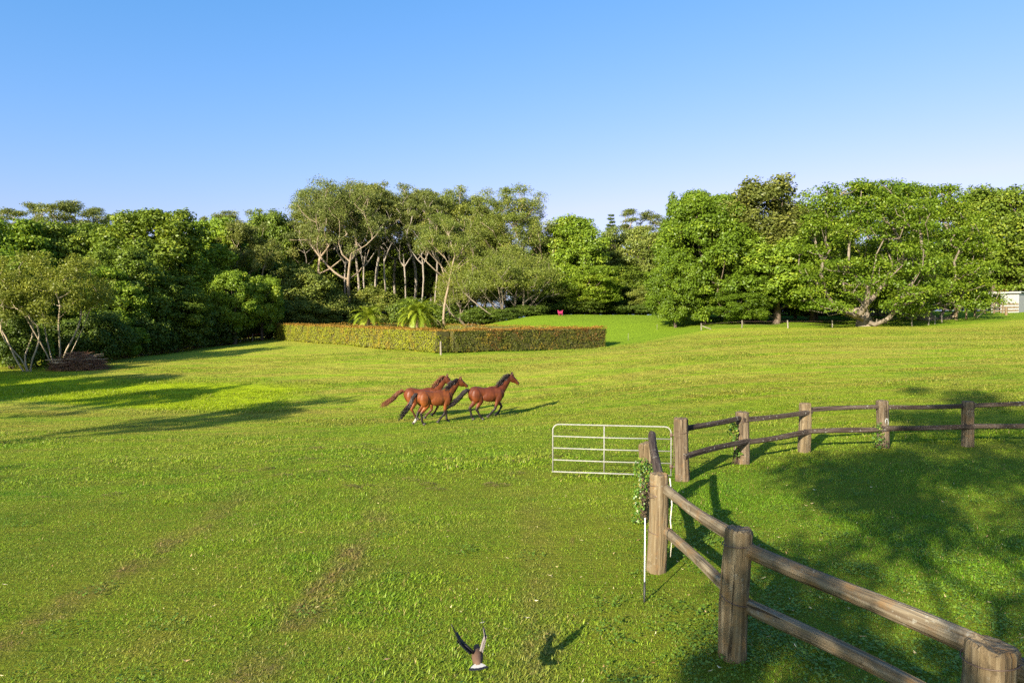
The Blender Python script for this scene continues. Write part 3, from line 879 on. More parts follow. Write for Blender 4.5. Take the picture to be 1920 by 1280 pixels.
def skeleton(rng, stems, targets, beta=.55, asc=None, rtip=.03, rbase=.35, p=2.3, droop=.0, upw=.25, seg=4, wob=.06):
    """branches joining every leaf clump to the stems; returns tubes (points, radii)"""
    pos, par, plen = [], [], []
    for s in stems:
        pr = -1
        for q in s:
            pos.append(np.array(q, float)); par.append(pr)
            plen.append(0 if pr < 0 else plen[pr] + np.linalg.norm(pos[-1]-pos[pr]))
            pr = len(pos)-1
    chains = []
    order = np.argsort(np.linalg.norm(targets - targets.mean(0)*np.array([1, 1, .4]), axis=1) + rng.uniform(0, .5, len(targets)))
    nst = len(pos)
    first = np.array([i for i in range(nst) if par[i] >= 0])
    for ti in order:
        T = targets[ti]
        A = np.array(pos); PL = np.array(plen)
        dv = T - A; dist = np.linalg.norm(dv, axis=1)
        cost = dist + beta*PL + np.where(dv[:, 2] < -.1*dist, dist*1.2, 0)
        if asc is not None:
            cost = cost + np.where(dv[:, 2] < asc*np.hypot(dv[:, 0], dv[:, 1]), dist*1.5, 0)
        cost[[i for i in range(nst) if par[i] < 0]] += 1e3
        j = int(np.argmin(cost))
        P0 = pos[j]; L = dist[j]
        if L < .15: continue
        ch = [j]
        k = max(2, min(7, int(L/ (seg*.35)) + 1))
        prev = j
        side = rng.normal(0, 1, 3)*wob*L
        for q in range(1, k+1):
            s = q/k
            pt = P0 + (T-P0)*s
            pt = pt + side*math.sin(s*math.pi) + rng.normal(0, wob*.35, 3)*L*(1-s)*.5
            pt[2] += (-upw*L*math.sin(s*math.pi)*.5)
            pos.append(pt); par.append(prev); plen.append(plen[prev] + np.linalg.norm(pt-pos[prev]))
            prev = len(pos)-1; ch.append(prev)
        chains.append(ch)
    N = len(pos)
    acc = np.zeros(N); leaf = np.ones(N, bool)
    for i in range(N):
        if par[i] >= 0: leaf[par[i]] = False
    for i in range(N-1, -1, -1):
        if leaf[i]: acc[i] += rtip**p
        if par[i] >= 0: acc[par[i]] += acc[i] if par[i] < i else 0
    rad = acc**(1/p)
    roots = [i for i in range(N) if par[i] < 0]
    mx = max(rad[i] for i in roots)
    k = math.log(rbase/rtip)/max(1e-6, math.log(mx/rtip))
    rad = rtip*(rad/rtip)**k
    tubes = []
    i = 0
    for s in stems:
        n = len(s); ids = list(range(i, i+n)); i += n
        tubes.append(([pos[q] for q in ids], [max(rad[q], rtip) for q in ids]))
    for ch in chains:
        rr = [rad[q] for q in ch]; rr[0] = min(rr[0], rr[1]*1.15)
        tubes.append(([pos[q] for q in ch], rr))
    return tubes

def tube_mesh(tubes, mat, name, flare=1.5):
    Vs, Fs, n0 = [], [], 0
    for ti, (P, rr) in enumerate(tubes):
        P = np.array(P); n = len(P); rr = np.array(rr, float)
        big = rr.max() > .12
        S = 9 if big else 5
        T = np.gradient(P, axis=0); T /= np.linalg.norm(T, axis=1)[:, None] + 1e-9
        ref = np.array([1., 0, 0]) if abs(T[0][0]) < .8 else np.array([0, 1., 0])
        s = np.cross(T, ref); s /= np.linalg.norm(s, axis=1)[:, None] + 1e-9
        b = np.cross(s, T)
        ang = np.arange(S)*2*np.pi/S
        ring = P[:, None] + (s[:, None]*np.cos(ang)[None, :, None] + b[:, None]*np.sin(ang)[None, :, None])*rr[:, None, None]
        Vs.append(ring.reshape(-1, 3))
        ii = np.arange(S); jj = (ii+1) % S
        for r in range(n-1):
            Fs.append(np.stack([r*S+ii, r*S+jj, (r+1)*S+jj, (r+1)*S+ii], 1) + n0)
        n0 += n*S
    return mesh_np(name, np.concatenate(Vs), np.concatenate(Fs), None, mat, True)

def sphere_dirs(rng, n, zmin=-1., zmax=1.):
    """well spread directions"""
    i = np.arange(n) + .5
    z = zmax - (zmax-zmin)*i/n; th = np.pi*(1+5**.5)*i + rng.uniform(0, 6.28)
    d = np.stack([np.sqrt(np.maximum(0, 1-z*z))*np.cos(th), np.sqrt(np.maximum(0, 1-z*z))*np.sin(th), z], 1)
    d += rng.normal(0, .16, d.shape)
    return d/np.linalg.norm(d, axis=1)[:, None]

def lobed(rng, d, amp, k=7, pw=2.0):
    c = sphere_dirs(rng, k); w = rng.uniform(.2, 1, k)
    return 1 + amp*((np.maximum(0, d @ c.T)**(3*pw))*w).max(1) - amp*.55

PROTO = {}
def proto(key, h, w, leafm, barkm, V, F4, rd, cl, tubes):
    crown = mesh_np('crown', V, F4, None, leafm, False, {'rnd': rd, 'clump': cl})
    trunk = tube_mesh(tubes, barkm, 'trunk')
    PROTO[key] = (trunk, crown, h, w)

def wavy(rng, a, b, n, amp):
    a, b = np.array(a, float), np.array(b, float)
    off = rng.normal(0, amp, 3)*np.array([1, 1, 0]); off2 = rng.normal(0, amp*.6, 3)*np.array([1, 1, 0])
    return [tuple(a + (b-a)*s + off*math.sin(math.pi*s) + off2*math.sin(2*math.pi*s)) for s in np.linspace(0, 1, n)]

def fit(C, RAD, h, w):
    """stretch the clump layout to the wanted height and width"""
    rxy = np.percentile(np.hypot(C[:, 0], C[:, 1]) + RAD[:, 0]*.6, 94)
    C[:, :2] *= (w/2)/rxy
    zt = (C[:, 2] + RAD[:, 2]*.7).max()
    zt = np.sort(C[:, 2] + RAD[:, 2]*.7)[-max(3, len(C)//30)]
    C[:, 2] *= h/zt
    C[:, 2] = np.minimum(C[:, 2], h - RAD[:, 2]*.6)
    return C

def gum(key, seed, h=25., w=13., crown0=.42, n=64, per=330, size=.42, leafm=None, barkm=None, fork=.28, stems=1, flat=.55, inner=.25, rb=.42, spread=1.0, thin=.5):
    rg = np.random.default_rng(seed)
    d = sphere_dirs(rg, n, -.25, 1)
    cz = h*(crown0 + (1-crown0)*.45)
    r = rg.uniform(1-inner, 1, n)*lobed(rg, d, .5, 9)
    rz = np.where(d[:, 2] > 0, h-cz, cz-h*crown0)
    C = np.stack([d[:, 0]*r*w/2*spread, d[:, 1]*r*w/2*spread, cz + d[:, 2]*np.minimum(r, 1.05)*rz*.95], 1)
    q = w*rg.uniform(.065, .115, n)*(9/w)**.25
    RAD = np.stack([q*rg.uniform(.9, 1.4, n), q*rg.uniform(.9, 1.4, n), q*flat*rg.uniform(.8, 1.3, n)], 1)
    fit(C, RAD, h, w)
    V, F4, rd, cl = leaf_cloud(rg, C, RAD, per, size, .55, .35, .75, shape=thin, lift=.35, aspect=.42)
    st = []
    for k in range(stems):
        a = rg.uniform(0, 6.28); off = 0 if stems == 1 else w*.16
        st.append(wavy(rg, (math.cos(a)*.25*(stems > 1), math.sin(a)*.25*(stems > 1), -.5), (math.cos(a)*off, math.sin(a)*off, h*(fork if stems > 1 else fork+.12)), 7, .25))
    tubes = skeleton(rg, st, C - np.array([0, 0, .4])*RAD[:, 2:3]/1.0, .30, .8, .045, rb, 2.3, seg=5, upw=.06, wob=.06)
    proto(key, h, w, leafm or L_GUM, barkm or B_GUM, V, F4, rd, cl, tubes)

def round_tree(key, seed, h=15., w=12., base=.12, n=150, per=230, size=.46, leafm=None, barkm=None, lobes=.45, rb=.35, top=.62, flat=.8, out=.9, csz=(.075, .12), droop=.0, inner=.3, up=.35):
    rg = np.random.default_rng(seed)
    d = sphere_dirs(rg, n, -.97 if base < .03 else -.85, 1)
    r = rg.uniform(1-inner, 1, n)*lobed(rg, d, lobes, 11)
    cz = h*(base + (1-base)*.46)
    rz = np.where(d[:, 2] > 0, h-cz, cz-h*base)
    hw = w/2*np.where(d[:, 2] < 0, 1.0, .96)
    C = np.stack([d[:, 0]*r*hw, d[:, 1]*r*hw, cz + d[:, 2]*r*rz*.95], 1)
    q = w*rg.uniform(*csz, n)
    RAD = np.stack([q*rg.uniform(.9, 1.3, n), q*rg.uniform(.9, 1.3, n), q*flat*rg.uniform(.8, 1.3, n)*(1+droop)], 1)
    fit(C, RAD, h, w)
    V, F4, rd, cl = leaf_cloud(rg, C, RAD, per, size, out, up, .55, shape=.38, lift=.25, aspect=.6)
    tubes = skeleton(rg, [wavy(rg, (0, 0, -.5), (0, 0, h*.45), 6, .2)], C*np.array([.92, .92, .97]), .5, None, .03, rb, 2.3, seg=5, upw=.15)
    proto(key, h, w, leafm or L_RAIN, barkm or B_DARK, V, F4, rd, cl, tubes)

def fig(key, seed, h=16., w=17., n=300, per=125, size=.36):
    rg = np.random.default_rng(seed)
    d = sphere_dirs(rg, n, -.36, 1)
    r = rg.uniform(.40, 1, n)**.5*lobed(rg, d, .35, 12)
    cz = h*.34
    low = rg.uniform(0, 1, n) < .2
    rz = np.where(d[:, 2] > 0, h-cz, cz*1.6)
    C = np.stack([d[:, 0]*r*w/2, d[:, 1]*r*w/2, np.maximum(cz + d[:, 2]*r*rz*.96, h*.08)], 1)
    C[low, 2] = h*rg.uniform(.07, .24, low.sum()); sc_ = rg.uniform(.45, .95, low.sum())*w/2/np.maximum(1e-3, np.hypot(C[low, 0], C[low, 1])); C[low, 0] *= sc_; C[low, 1] *= sc_
    q = w*rg.uniform(.055, .095, n)
    RAD = np.stack([q*rg.uniform(.9, 1.5, n), q*rg.uniform(.9, 1.5, n), q*.48*rg.uniform(.7, 1.2, n)], 1)
    fit(C, RAD, h, w)
    V, F4, rd, cl = leaf_cloud(rg, C, RAD, per, size, .35, .75, .55, shape=.45, lift=.5, aspect=.6)
    st = [wavy(rg, (0, 0, -.5), (.2, .1, h*.26), 5, .15)]
    tubes = skeleton(rg, st, C - np.array([0, 0, .15]), .35, None, .04, .72, 2.2, seg=5, upw=.30, wob=.10)
    P, rr = tubes[0]
    rr = list(np.array(rr)); rr[0] *= 1.5; rr[1] *= 1.15; tubes[0] = (P, rr)
    proto(key, h, w, L_FIG, B_GREY, V, F4, rd, cl, tubes)

def wispy(key, seed, h=10., w=9., stems=5, n=70, per=260, size=.26, lean=(0, 0), leafm=None, base=.30):
    rg = np.random.default_rng(seed)
    d = sphere_dirs(rg, n, -.5, 1)
    r = rg.uniform(.45, 1, n)*lobed(rg, d, .5, 8)
    cz = h*.62
    C = np.stack([d[:, 0]*r*w/2 + lean[0]*h*.5, d[:, 1]*r*w/2 + lean[1]*h*.5, cz + d[:, 2]*r*np.where(d[:, 2] > 0, h-cz, cz-h*base)], 1)
    q = w*rg.uniform(.07, .12, n)
    RAD = np.stack([q, q, q*.85], 1)
    fit(C, RAD, h, w)
    V, F4, rd, cl = leaf_cloud(rg, C, RAD, per, size, .4, .3, .9, shape=.6, lift=.2, aspect=.35)
    st = []
    for k in range(stems):
        a = 6.28*k/stems + rg.uniform(-.4, .4)
        st.append(wavy(rg, (math.cos(a)*.18, math.sin(a)*.18, -.4), (math.cos(a)*w*.26+lean[0]*h*.4, math.sin(a)*w*.26+lean[1]*h*.4, h*rg.uniform(.45, .62)), 7, .22))
    tubes = skeleton(rg, st, C, .4, None, .02, .075, 2.2, seg=4, wob=.09)
    proto(key, h, w, leafm or L_WISP, B_PALE, V, F4, rd, cl, tubes)

def conifer(key, seed, h=20., w=6.):
    rg = np.random.default_rng(seed)
    C, RAD, tubes = [], [], [([np.array((0, 0, -.4)), np.array((0, 0, h*.5)), np.array((0, 0, h*.985))], [.28, .18, .03])]
    z = h*.25
    while z < h*.97:
        s = 1 - (z-h*.25)/(h*.75)
        L = w/2*(s**.8)*rg.uniform(.85, 1.1) + .25
        for k in range(6):
            a = rg.uniform(0, 6.28)
            e = np.array((math.cos(a)*L, math.sin(a)*L, z + L*.12))
            tubes.append(([np.array((0, 0, z)), e*np.array([.5, .5, 1])-np.array([0, 0, .02]), e], [.05, .035, .02]))
            for f in (.45, .75, 1.0):
                C.append((e[0]*f, e[1]*f, z+L*.12*f)); RAD.append((.50*s+.28, .50*s+.28, .28*s+.18))
        z += h*.032
    V, F4, rd, cl = leaf_cloud(rg, np.array(C), np.array(RAD), 90, .26, .4, .5, .7)
    proto(key, h, w, L_PINE, B_DARK, V, F4, rd, cl, tubes)

gum('gumA', 1, 25, 16, .24, 170, 165, .34, fork=.13, stems=5, rb=.26, inner=.6, flat=.75)
gum('gumB', 2, 25, 9, .44, 80, 165, .32, fork=.40, rb=.18, inner=.55, flat=.8, barkm=B_WHITE)
gum('gumC', 3, 24, 10, .40, 100, 170, .32, fork=.34, rb=.22, leafm=L_GUM2, barkm=B_WHITE, inner=.55, flat=.8)
gum('gumD', 4, 20, 12, .44, 90, 170, .30, fork=.10, stems=5, rb=.22, leafm=L_GUM2, inner=.35, flat=.7)
gum('gumE', 5, 26, 15, .18, 180, 230, .35, fork=.12, stems=6, rb=.25, leafm=L_GUM2, inner=.5, flat=.85)
gum('gumF', 6, 13, 19, .05, 200, 200, .32, fork=.12, stems=5, rb=.26, leafm=L_GUM2, barkm=B_GREY, inner=.6, flat=.7)
gum('gumT', 16, 26, 8, .45, 54, 150, .34, fork=.50, rb=.17, barkm=B_WHITE, flat=.75)
round_tree('airy', 33, 17, 7.5, .20, 44, 190, .30, leafm=L_GUM2, barkm=B_GREY, lobes=.3, rb=.10, csz=(.085, .15), inner=.6)
round_tree('rainA', 21, 16, 13)
round_tree('rainB', 22, 15, 11, leafm=L_LIME, lobes=.6)
round_tree('rainC', 23, 17, 12, lobes=.6, base=.2)
round_tree('rainD', 24, 11, 9, .05, 110, 240, .36, leafm=L_LIME)
round_tree('glossy', 25, 16, 9.5, .05, 130, 200, .42, leafm=L_LIME, lobes=.6, csz=(.09, .14))
round_tree('camphor', 26, 16, 13, -.03, 230, 210, .40, leafm=L_CAM, lobes=.5, csz=(.06, .10))
round_tree('draped', 27, 18, 10, .16, 130, 260, .36, leafm=L_BRN, barkm=B_GREY, lobes=.5, droop=.55, rb=.3, out=.6, up=.0)
round_tree('flatA', 28, 14, 14, .35, 110, 260, .38, leafm=L_GUM2, barkm=B_GREY, lobes=.4, flat=.5, rb=.35)
round_tree('olive', 29, 9.5, 10, .02, 120, 260, .34, leafm=L_GUM2, lobes=.45)
round_tree('shrubA', 30, 4, 5, .0, 60, 200, .24, leafm=L_DARK, lobes=.5, rb=.12, csz=(.10, .17))
round_tree('shrubB', 31, 5, 4, .0, 56, 200, .26, leafm=L_LIME, lobes=.6, rb=.12, csz=(.10, .17))
round_tree('rust', 32, 5, 10, .0, 80, 200, .28, leafm=L_RUST, lobes=.4, rb=.15, csz=(.06, .10))
fig('figA', 41)
fig('figB', 42, 15.5, 17)
wispy('wispA', 51, 10, 9)
wispy('wispB', 52, 9, 7, 4, 46, 220, lean=(-.25, .0))
wispy('wispC', 53, 14, 8, 6, 60, 240, .30, leafm=L_BRN, base=.40)
conifer('pine', 61)

TREES_IN_PLACE = []
def plant(key, name, x, y, h, w, rz, label, cat='tree', group=None):
    tr, cr_, ph, pw = PROTO[key]
    e = empty(name, (x, y, z1(x, y)), rz)
    e.scale = (w/pw, w/pw, h/ph)
    tag(e, label, cat, group)
    link('trunk', tr, e); link('crown', cr_, e)
    TREES_IN_PLACE.append(e)
    return e

plant('wispA', 'wattle_tree', -38.7, 58.0, 9.7, 9.7, 0.3, 'pale multi stemmed wattle tree rising beside the brush pile')
plant('wispB', 'wattle_tree', -39.7, 56.0, 7.7, 6.6, 0.0, "wattle with pale stems leaning left at the photo's left edge")
plant('shrubA', 'shrub', -42.6, 58.0, 4.2, 5.0, 1, 'dark shrub under the leaning wattle at far left')
plant('shrubB', 'shrub', -41.7, 60.0, 3.4, 2.8, 2, 'bright green sapling bush between the two pale wattles')
plant('shrubA', 'shrub', -39.7, 66.0, 4.7, 6.2, 0.4, 'dark shrub just behind the brush pile')
plant('shrubA', 'shrub', -40.2, 74.0, 4.5, 6.4, 3, 'dark shrub at the forest edge right of the brush pile')
plant('shrubB', 'shrub', -39.8, 70.0, 3.9, 3.8, 5, "leafy green sapling beside the brush pile's right end")
plant('shrubA', 'shrub', -39.4, 80.0, 5.0, 7.5, 5, 'dark forest edge shrub below the tall rounded tree')
plant('shrubA', 'shrub', -38.8, 88.0, 5.0, 7.6, 1.5, 'dark forest edge shrub left of the ivy covered tree')
plant('rainD', 'forest_tree', -42.8, 72.0, 9.4, 8.4, 0.5, 'light green tree rising just behind the brush pile')
plant('rainD', 'forest_tree', -51.0, 66.0, 11.1, 9.8, 2.1, 'green tree cut by the left edge behind the wattles')
plant('rainB', 'forest_tree', -60.2, 82.0, 16.8, 12.2, 1.0, 'broad yellow green tree at the left edge of the forest')
plant('rainA', 'forest_tree', -57.1, 88.0, 16.7, 13.1, 2.5, 'rounded green tree above the brush pile')
plant('rainC', 'forest_tree', -46.4, 88.0, 17.7, 14.8, 0.2, 'tallest rounded forest tree left of the gums')
plant('rainA', 'forest_tree', -43.0, 76.0, 11.7, 10.1, 4.0, 'dark green tree in front of the tallest rounded forest tree')
plant('rainB', 'forest_tree', -42.5, 90.0, 13.7, 10.5, 3.3, 'leafy green tree right of the tallest rounded forest tree')
plant('rainC', 'forest_tree', -39.4, 80.0, 8.7, 8.1, 5.2, 'dark low tree at the forest edge under the tallest rounded tree')
plant('rainC', 'forest_tree', -45.6, 72.0, 7.6, 8.4, 5.9, 'dark low tree tucked behind the pale wattle')
plant('wispC', 'forest_tree', -38.1, 98.0, 16.8, 9.2, 0.4, 'bronze twiggy tree with bare stems left of the gums')
plant('rainB', 'forest_tree', -43.8, 102.0, 18.0, 12.0, 1.9, 'yellow green tree behind the bronze twiggy tree')
plant('rainD', 'ivy_covered_tree', -35.8, 88.0, 9.3, 7.2, 1.1, "ivy covered tree of bright leaves near the hedge's left end")
plant('rainD', 'ivy_covered_tree', -33.6, 92.0, 8.5, 6.1, 4.1, "leafy narrow tree touching the hedge's left corner")
plant('olive', 'forest_tree', -32.5, 104.0, 10.7, 13.8, 0.7, "rounded olive tree above the hedge's left half")
plant('olive', 'forest_tree', -28.2, 106.0, 7.1, 9.9, 3.0, 'low olive tree right of the rounded olive tree')
plant('olive', 'forest_tree', -32.4, 100.0, 6.1, 10.2, 5.0, "low dark olive tree right behind the hedge's left end")
plant('rainA', 'forest_tree', -41.5, 118.0, 20.9, 11.1, 3.9, 'dense tree left of the tall wide gum')
plant('gumT', 'gum_tree', -97.0, 135.0, 27.7, 10.5, 0.5, 'sparse tall gum poking above the forest at far left')
plant('gumT', 'gum_tree', -86.3, 130.0, 27.6, 10.7, 1.9, 'tallest of the sparse gums above the left forest')
plant('gumT', 'gum_tree', -83.5, 132.0, 27.1, 10.3, 3.1, 'sparse gum right of the tallest left gum')
plant('gumT', 'gum_tree', -82.2, 140.0, 26.9, 8.8, 4.4, 'thin sparse gum standing above the middle of the left forest')
plant('gumT', 'gum_tree', -58.5, 140.0, 26.0, 8.2, 2.2, 'thin gum above the bronze twiggy tree')
plant('pine', 'hoop_pine', -64.5, 125.0, 24.9, 2.7, 0.0, 'small dark pine tip above the tallest rounded forest tree')
plant('gumC', 'gum_tree', -49.0, 135.0, 24.5, 12.7, 5.0, 'dark domed gum just left of the tall wide gum')
plant('gumT', 'gum_tree', -63.8, 138.0, 24.4, 6.5, 0.9, 'small gum crown between pine tip and thin gum')
plant('gumA', 'gum_tree', -28.7, 112.0, 24.9, 16.2, 0.4, 'tall wide gum with pale limbs fanning from low down')
plant('gumB', 'gum_tree', -22.9, 118.0, 25.8, 11.5, 1.2, 'tall straight gum right of the wide fanned gum')
plant('gumB', 'gum_tree', -17.9, 124.0, 25.8, 12.1, 2.9, 'straight gum between two other tall gums')
plant('gumC', 'gum_tree', -11.0, 124.0, 25.3, 13.1, 0.8, 'tall domed gum behind the leaning pale gum')
plant('gumB', 'gum_tree', -28.7, 126.0, 27.1, 11.3, 4.6, 'gum crown behind the wide fanned gum')
plant('gumB', 'gum_tree', -21.8, 128.0, 26.0, 12.0, 5.6, 'slim gum deep behind the second palm')
plant('gumD', 'gum_tree', -10.6, 106.0, 18.1, 10.4, 2.0, 'leaning pale gum with umbrella crown above the phoenix palm')
plant('gumE', 'gum_tree', 0.2, 114.0, 21.7, 14.7, 0.0, 'massive gum with many pale upper branches')
plant('gumE', 'gum_tree', -5.2, 120.0, 18.7, 12.2, 2.2, 'dense gum filling the gap left of the massive gum')
plant('gumF', 'spreading_gum', -0.9, 101.0, 10.3, 17.4, 1.0, 'low wide spreading grey green gum in front of the massive gum')
plant('gumF', 'spreading_gum', -6.8, 108.0, 9.5, 11.8, 4.0, "grey green spreading gum behind the hedge's middle")
plant('olive', 'forest_tree', -22.8, 112.0, 7.7, 10.5, 1.4, 'dark olive tree behind the smaller palm')
plant('shrubA', 'shrub', -16.3, 110.0, 5.8, 7.7, 2.6, 'dark shrub behind the phoenix palm')
plant('shrubA', 'shrub', -0.8, 98.0, 1.7, 5.4, 0.3, 'dark shrub at the left foot of the mound lawn')
plant('shrubA', 'shrub', 2.3, 100.0, 1.7, 6.2, 4.0, 'dark shrub under the spreading gum beside the mound lawn')
plant('glossy', 'forest_tree', 10.3, 112.0, 16.1, 10.1, 0.9, 'tall bright glossy tree right of the massive gum')
plant('glossy', 'forest_tree', 13.1, 106.0, 7.5, 9.1, 3.5, "lower bright glossy tree behind the pink seat's lawn")
plant('rainC', 'forest_tree', 8.4, 122.0, 16.4, 10.5, 2.0, 'dark tree behind the tall bright glossy tree')
plant('flatA', 'forest_tree', 22.1, 122.0, 15.6, 14.3, 0.6, 'flat topped olive tree left of the dark camphor')
plant('rainA', 'forest_tree', 18.4, 118.0, 8.5, 12.0, 4.4, 'dark low tree under the flat topped olive tree')
plant('olive', 'forest_tree', 22.4, 108.0, 4.7, 8.4, 2.2, 'low olive tree tucked left of the camphor')
plant('pine', 'hoop_pine', 20.2, 140.0, 21.6, 4.9, 0.0, 'ragged pine top above the flat topped olive tree')
plant('gumT', 'gum_tree', 27.2, 142.0, 22.0, 11.6, 3.3, 'sparse gum top left of the dark camphor')
plant('camphor', 'camphor_tree', 22.9, 82.0, 15.1, 12.5, 0.5, 'large dark green camphor with leaves down to the lawn')
plant('camphor', 'camphor_tree', 23.9, 90.0, 16.5, 8.4, 2.5, 'camphor top rising behind the large dark camphor')
plant('camphor', 'camphor_tree', 19.2, 80.0, 9.0, 6.9, 3.9, 'lower camphor at the left end of the right hand grove')
plant('draped', 'draped_tree', 30.1, 84.0, 16.8, 14.1, 0.2, 'tall bronze tree with drooping foliage and pale trunks')
plant('rainD', 'forest_tree', 30.9, 80.0, 10.1, 11.9, 1.7, 'bright green tree between the bronze tree and first fig')
plant('camphor', 'camphor_tree', 26.8, 79.0, 5.4, 8.0, 5.0, 'low leafy camphor under the tall bronze tree')
plant('rainA', 'forest_tree', 38.1, 92.0, 14.5, 9.3, 0.9, 'dark tree behind the bright green tree left of the figs')
plant('figA', 'fig_tree', 37.2, 72.0, 14.9, 15.8, 0.6, 'huge spreading fig with the thick trunk nearest the paddock')
plant('figB', 'fig_tree', 49.0, 81.0, 15.4, 15.8, 2.4, 'huge fig with pale trunk standing right of the nearest fig')
plant('figB', 'fig_tree', 51.2, 95.0, 17.9, 14.8, 4.4, 'fig crown filling the gap behind the two big figs')
plant('rainA', 'forest_tree', 73.3, 104.0, 18.5, 16.2, 1.2, 'dark tree at the right edge behind the white shed')
plant('rainC', 'forest_tree', 87.5, 112.0, 18.3, 14.0, 2.0, 'dark tree cut by the right edge')
plant('rust', 'rust_bush', 79.7, 108.0, 5.8, 7.6, 0.0, 'rust tinted bush behind the white shed')
plant('rainA', 'forest_tree', -38.2, 132.0, 17.8, 19.6, 0.3, 'dark tree deep behind the wide fanned gum')
plant('rainC', 'forest_tree', -31.9, 136.0, 18.5, 19.1, 1.3, 'dark tree seen between the gum trunks above the smaller palm')
plant('rainA', 'forest_tree', -24.3, 138.0, 18.2, 18.3, 2.3, 'dark tree filling the back between the straight gums')
plant('rainC', 'forest_tree', -15.4, 136.0, 18.3, 18.1, 3.3, "dark tree behind the umbrella gum's trunks")
plant('rainA', 'forest_tree', -7.7, 140.0, 19.9, 18.6, 4.3, 'dark tree deep behind the dense gum')
plant('rainC', 'forest_tree', 5.3, 136.0, 14.1, 18.1, 5.3, "dark tree deep behind the glossy tree's left side")
plant('rainA', 'forest_tree', 15.8, 135.0, 13.3, 17.9, 0.8, 'dark tree deep behind the glossy trees')
plant('rainA', 'forest_tree', 29.5, 130.0, 13.1, 17.3, 1.8, 'dark tree filling the back left of the camphors')
plant('rainC', 'forest_tree', 39.1, 125.0, 13.4, 18.6, 2.8, 'dark tree hidden behind the camphors')
plant('rainA', 'forest_tree', 60.9, 130.0, 11.6, 22.3, 3.8, 'dark tree far behind the first fig')
plant('rainC', 'forest_tree', 76.3, 132.0, 11.7, 22.7, 4.8, 'dark tree far behind the second fig')
plant('rainA', 'forest_tree', 87.3, 130.0, 13.6, 22.3, 5.8, "dark tree far behind the fig's right side")
plant('olive', 'forest_tree', -27.2, 116.0, 6.1, 11.8, 2.0, 'low olive bush tree between the two palms')
plant('shrubA', 'shrub', -9.6, 112.0, 4.6, 9.6, 1.0, 'dark shrub behind the hedge below the umbrella gum')
plant('shrubA', 'shrub', -4.1, 104.0, 2.7, 8.1, 3.0, 'dark shrub left of the mound lawn behind the hedge')
plant('shrubA', 'shrub', 11.0, 108.0, 2.5, 10.1, 3.6, 'dark shrub at the back of the mound lawn behind the seat')
plant('shrubA', 'shrub', 18.0, 110.0, 2.2, 10.3, 4.6, 'dark shrub at the back of the mound lawn further right')
plant('shrubA', 'shrub', 21.9, 104.0, 1.7, 7.3, 0.6, 'dark shrub at the back of the lawn beside the camphors')
plant('rainA', 'forest_tree', -75.6, 110.0, 19.5, 18.9, 0.6, 'rounded tree deep in the left forest under the sparse gums')
plant('rainC', 'forest_tree', -66.5, 112.0, 19.7, 17.5, 1.6, 'rounded tree deep in the left forest left of the pine tip')
plant('rainA', 'forest_tree', -39.1, 125.0, 19.4, 14.6, 2.6, "rounded tree behind the wide gum's left limbs")
plant('shrubA', 'shrub', 4.6, 118.0, 3.9, 13.8, 0.2, "dark shrub deep behind the spreading gum's right side")
plant('shrubA', 'shrub', 9.4, 120.0, 4.3, 14.1, 1.2, 'dark shrub in the gap behind the glossy tree trunks')
plant('shrubA', 'shrub', 17.2, 122.0, 4.3, 14.3, 2.2, 'dark shrub filling the back between glossy and olive trees')
plant('shrubA', 'shrub', 22.6, 118.0, 3.9, 13.8, 3.2, 'dark shrub filling the back below the flat topped tree')
plant('shrubA', 'shrub', 28.4, 110.0, 3.9, 12.9, 4.2, 'dark shrub hidden behind the large camphor')
plant('shrubA', 'shrub', 42.2, 104.0, 3.7, 12.2, 5.2, 'dark shrub behind the bright green tree by the fig')
plant('shrubA', 'shrub', -40.2, 78.0, 3.8, 5.5, 0.9, 'dark shrub at the forest edge below the dark low tree')
plant('shrubA', 'shrub', -40.0, 86.0, 4.1, 6.0, 1.9, 'dark shrub closing the forest edge midway to the hedge')
plant('shrubA', 'shrub', -37.6, 90.0, 4.0, 5.6, 2.9, 'dark shrub at the foot of the ivy covered tree')
plant('shrubA', 'shrub', -36.8, 96.0, 3.9, 6.8, 3.9, 'dark shrub behind the short red rail')
plant('shrubA', 'shrub', -35.5, 100.0, 4.2, 6.2, 4.9, "dark shrub just behind the hedge's far left corner")
plant('shrubA', 'shrub', -41.5, 64.0, 4.0, 6.0, 5.9, 'dark shrub behind the pale wattle stems')
plant('shrubA', 'shrub', -47.2, 66.0, 4.7, 7.2, 0.1, 'dark shrub far left behind the leaning wattle')
plant('rainA', 'forest_tree', -44.7, 108.0, 14.2, 12.7, 1.1, 'dark tree behind the ivy covered tree')
plant('rainC', 'forest_tree', -39.5, 110.0, 14.1, 11.2, 2.1, 'dark tree behind the leafy narrow tree by the hedge')
plant('rainA', 'forest_tree', -53.0, 78.0, 9.4, 11.0, 3.1, 'dark tree right behind the pale wattles')
plant('gumC', 'gum_tree', -34.9, 124.0, 26.6, 12.6, 1.5, 'gum crown rising left of the wide fanned gum')
plant('gumC', 'gum_tree', -15.7, 132.0, 26.4, 12.4, 3.5, 'gum deep in the row left of the domed gum')
plant('gumB', 'gum_tree', -28.3, 134.0, 27.9, 12.0, 0.7, 'white trunked gum deep in the row behind the first straight gum')
plant('gumB', 'gum_tree', -8.1, 130.0, 24.8, 11.2, 2.6, 'white trunked gum between the domed and massive gums')
plant('camphor', 'camphor_tree', 28.9, 95.0, 16.5, 11.1, 1.1, 'camphor crown showing between the big camphor and bronze tree')
plant('rainA', 'forest_tree', 39.2, 88.0, 13.7, 10.3, 2.9, 'leafy tree closing the gap left of the nearest fig')
plant('rainD', 'forest_tree', 36.8, 84.0, 6.4, 8.5, 0.4, "low leafy tree under the nearest fig's left side")
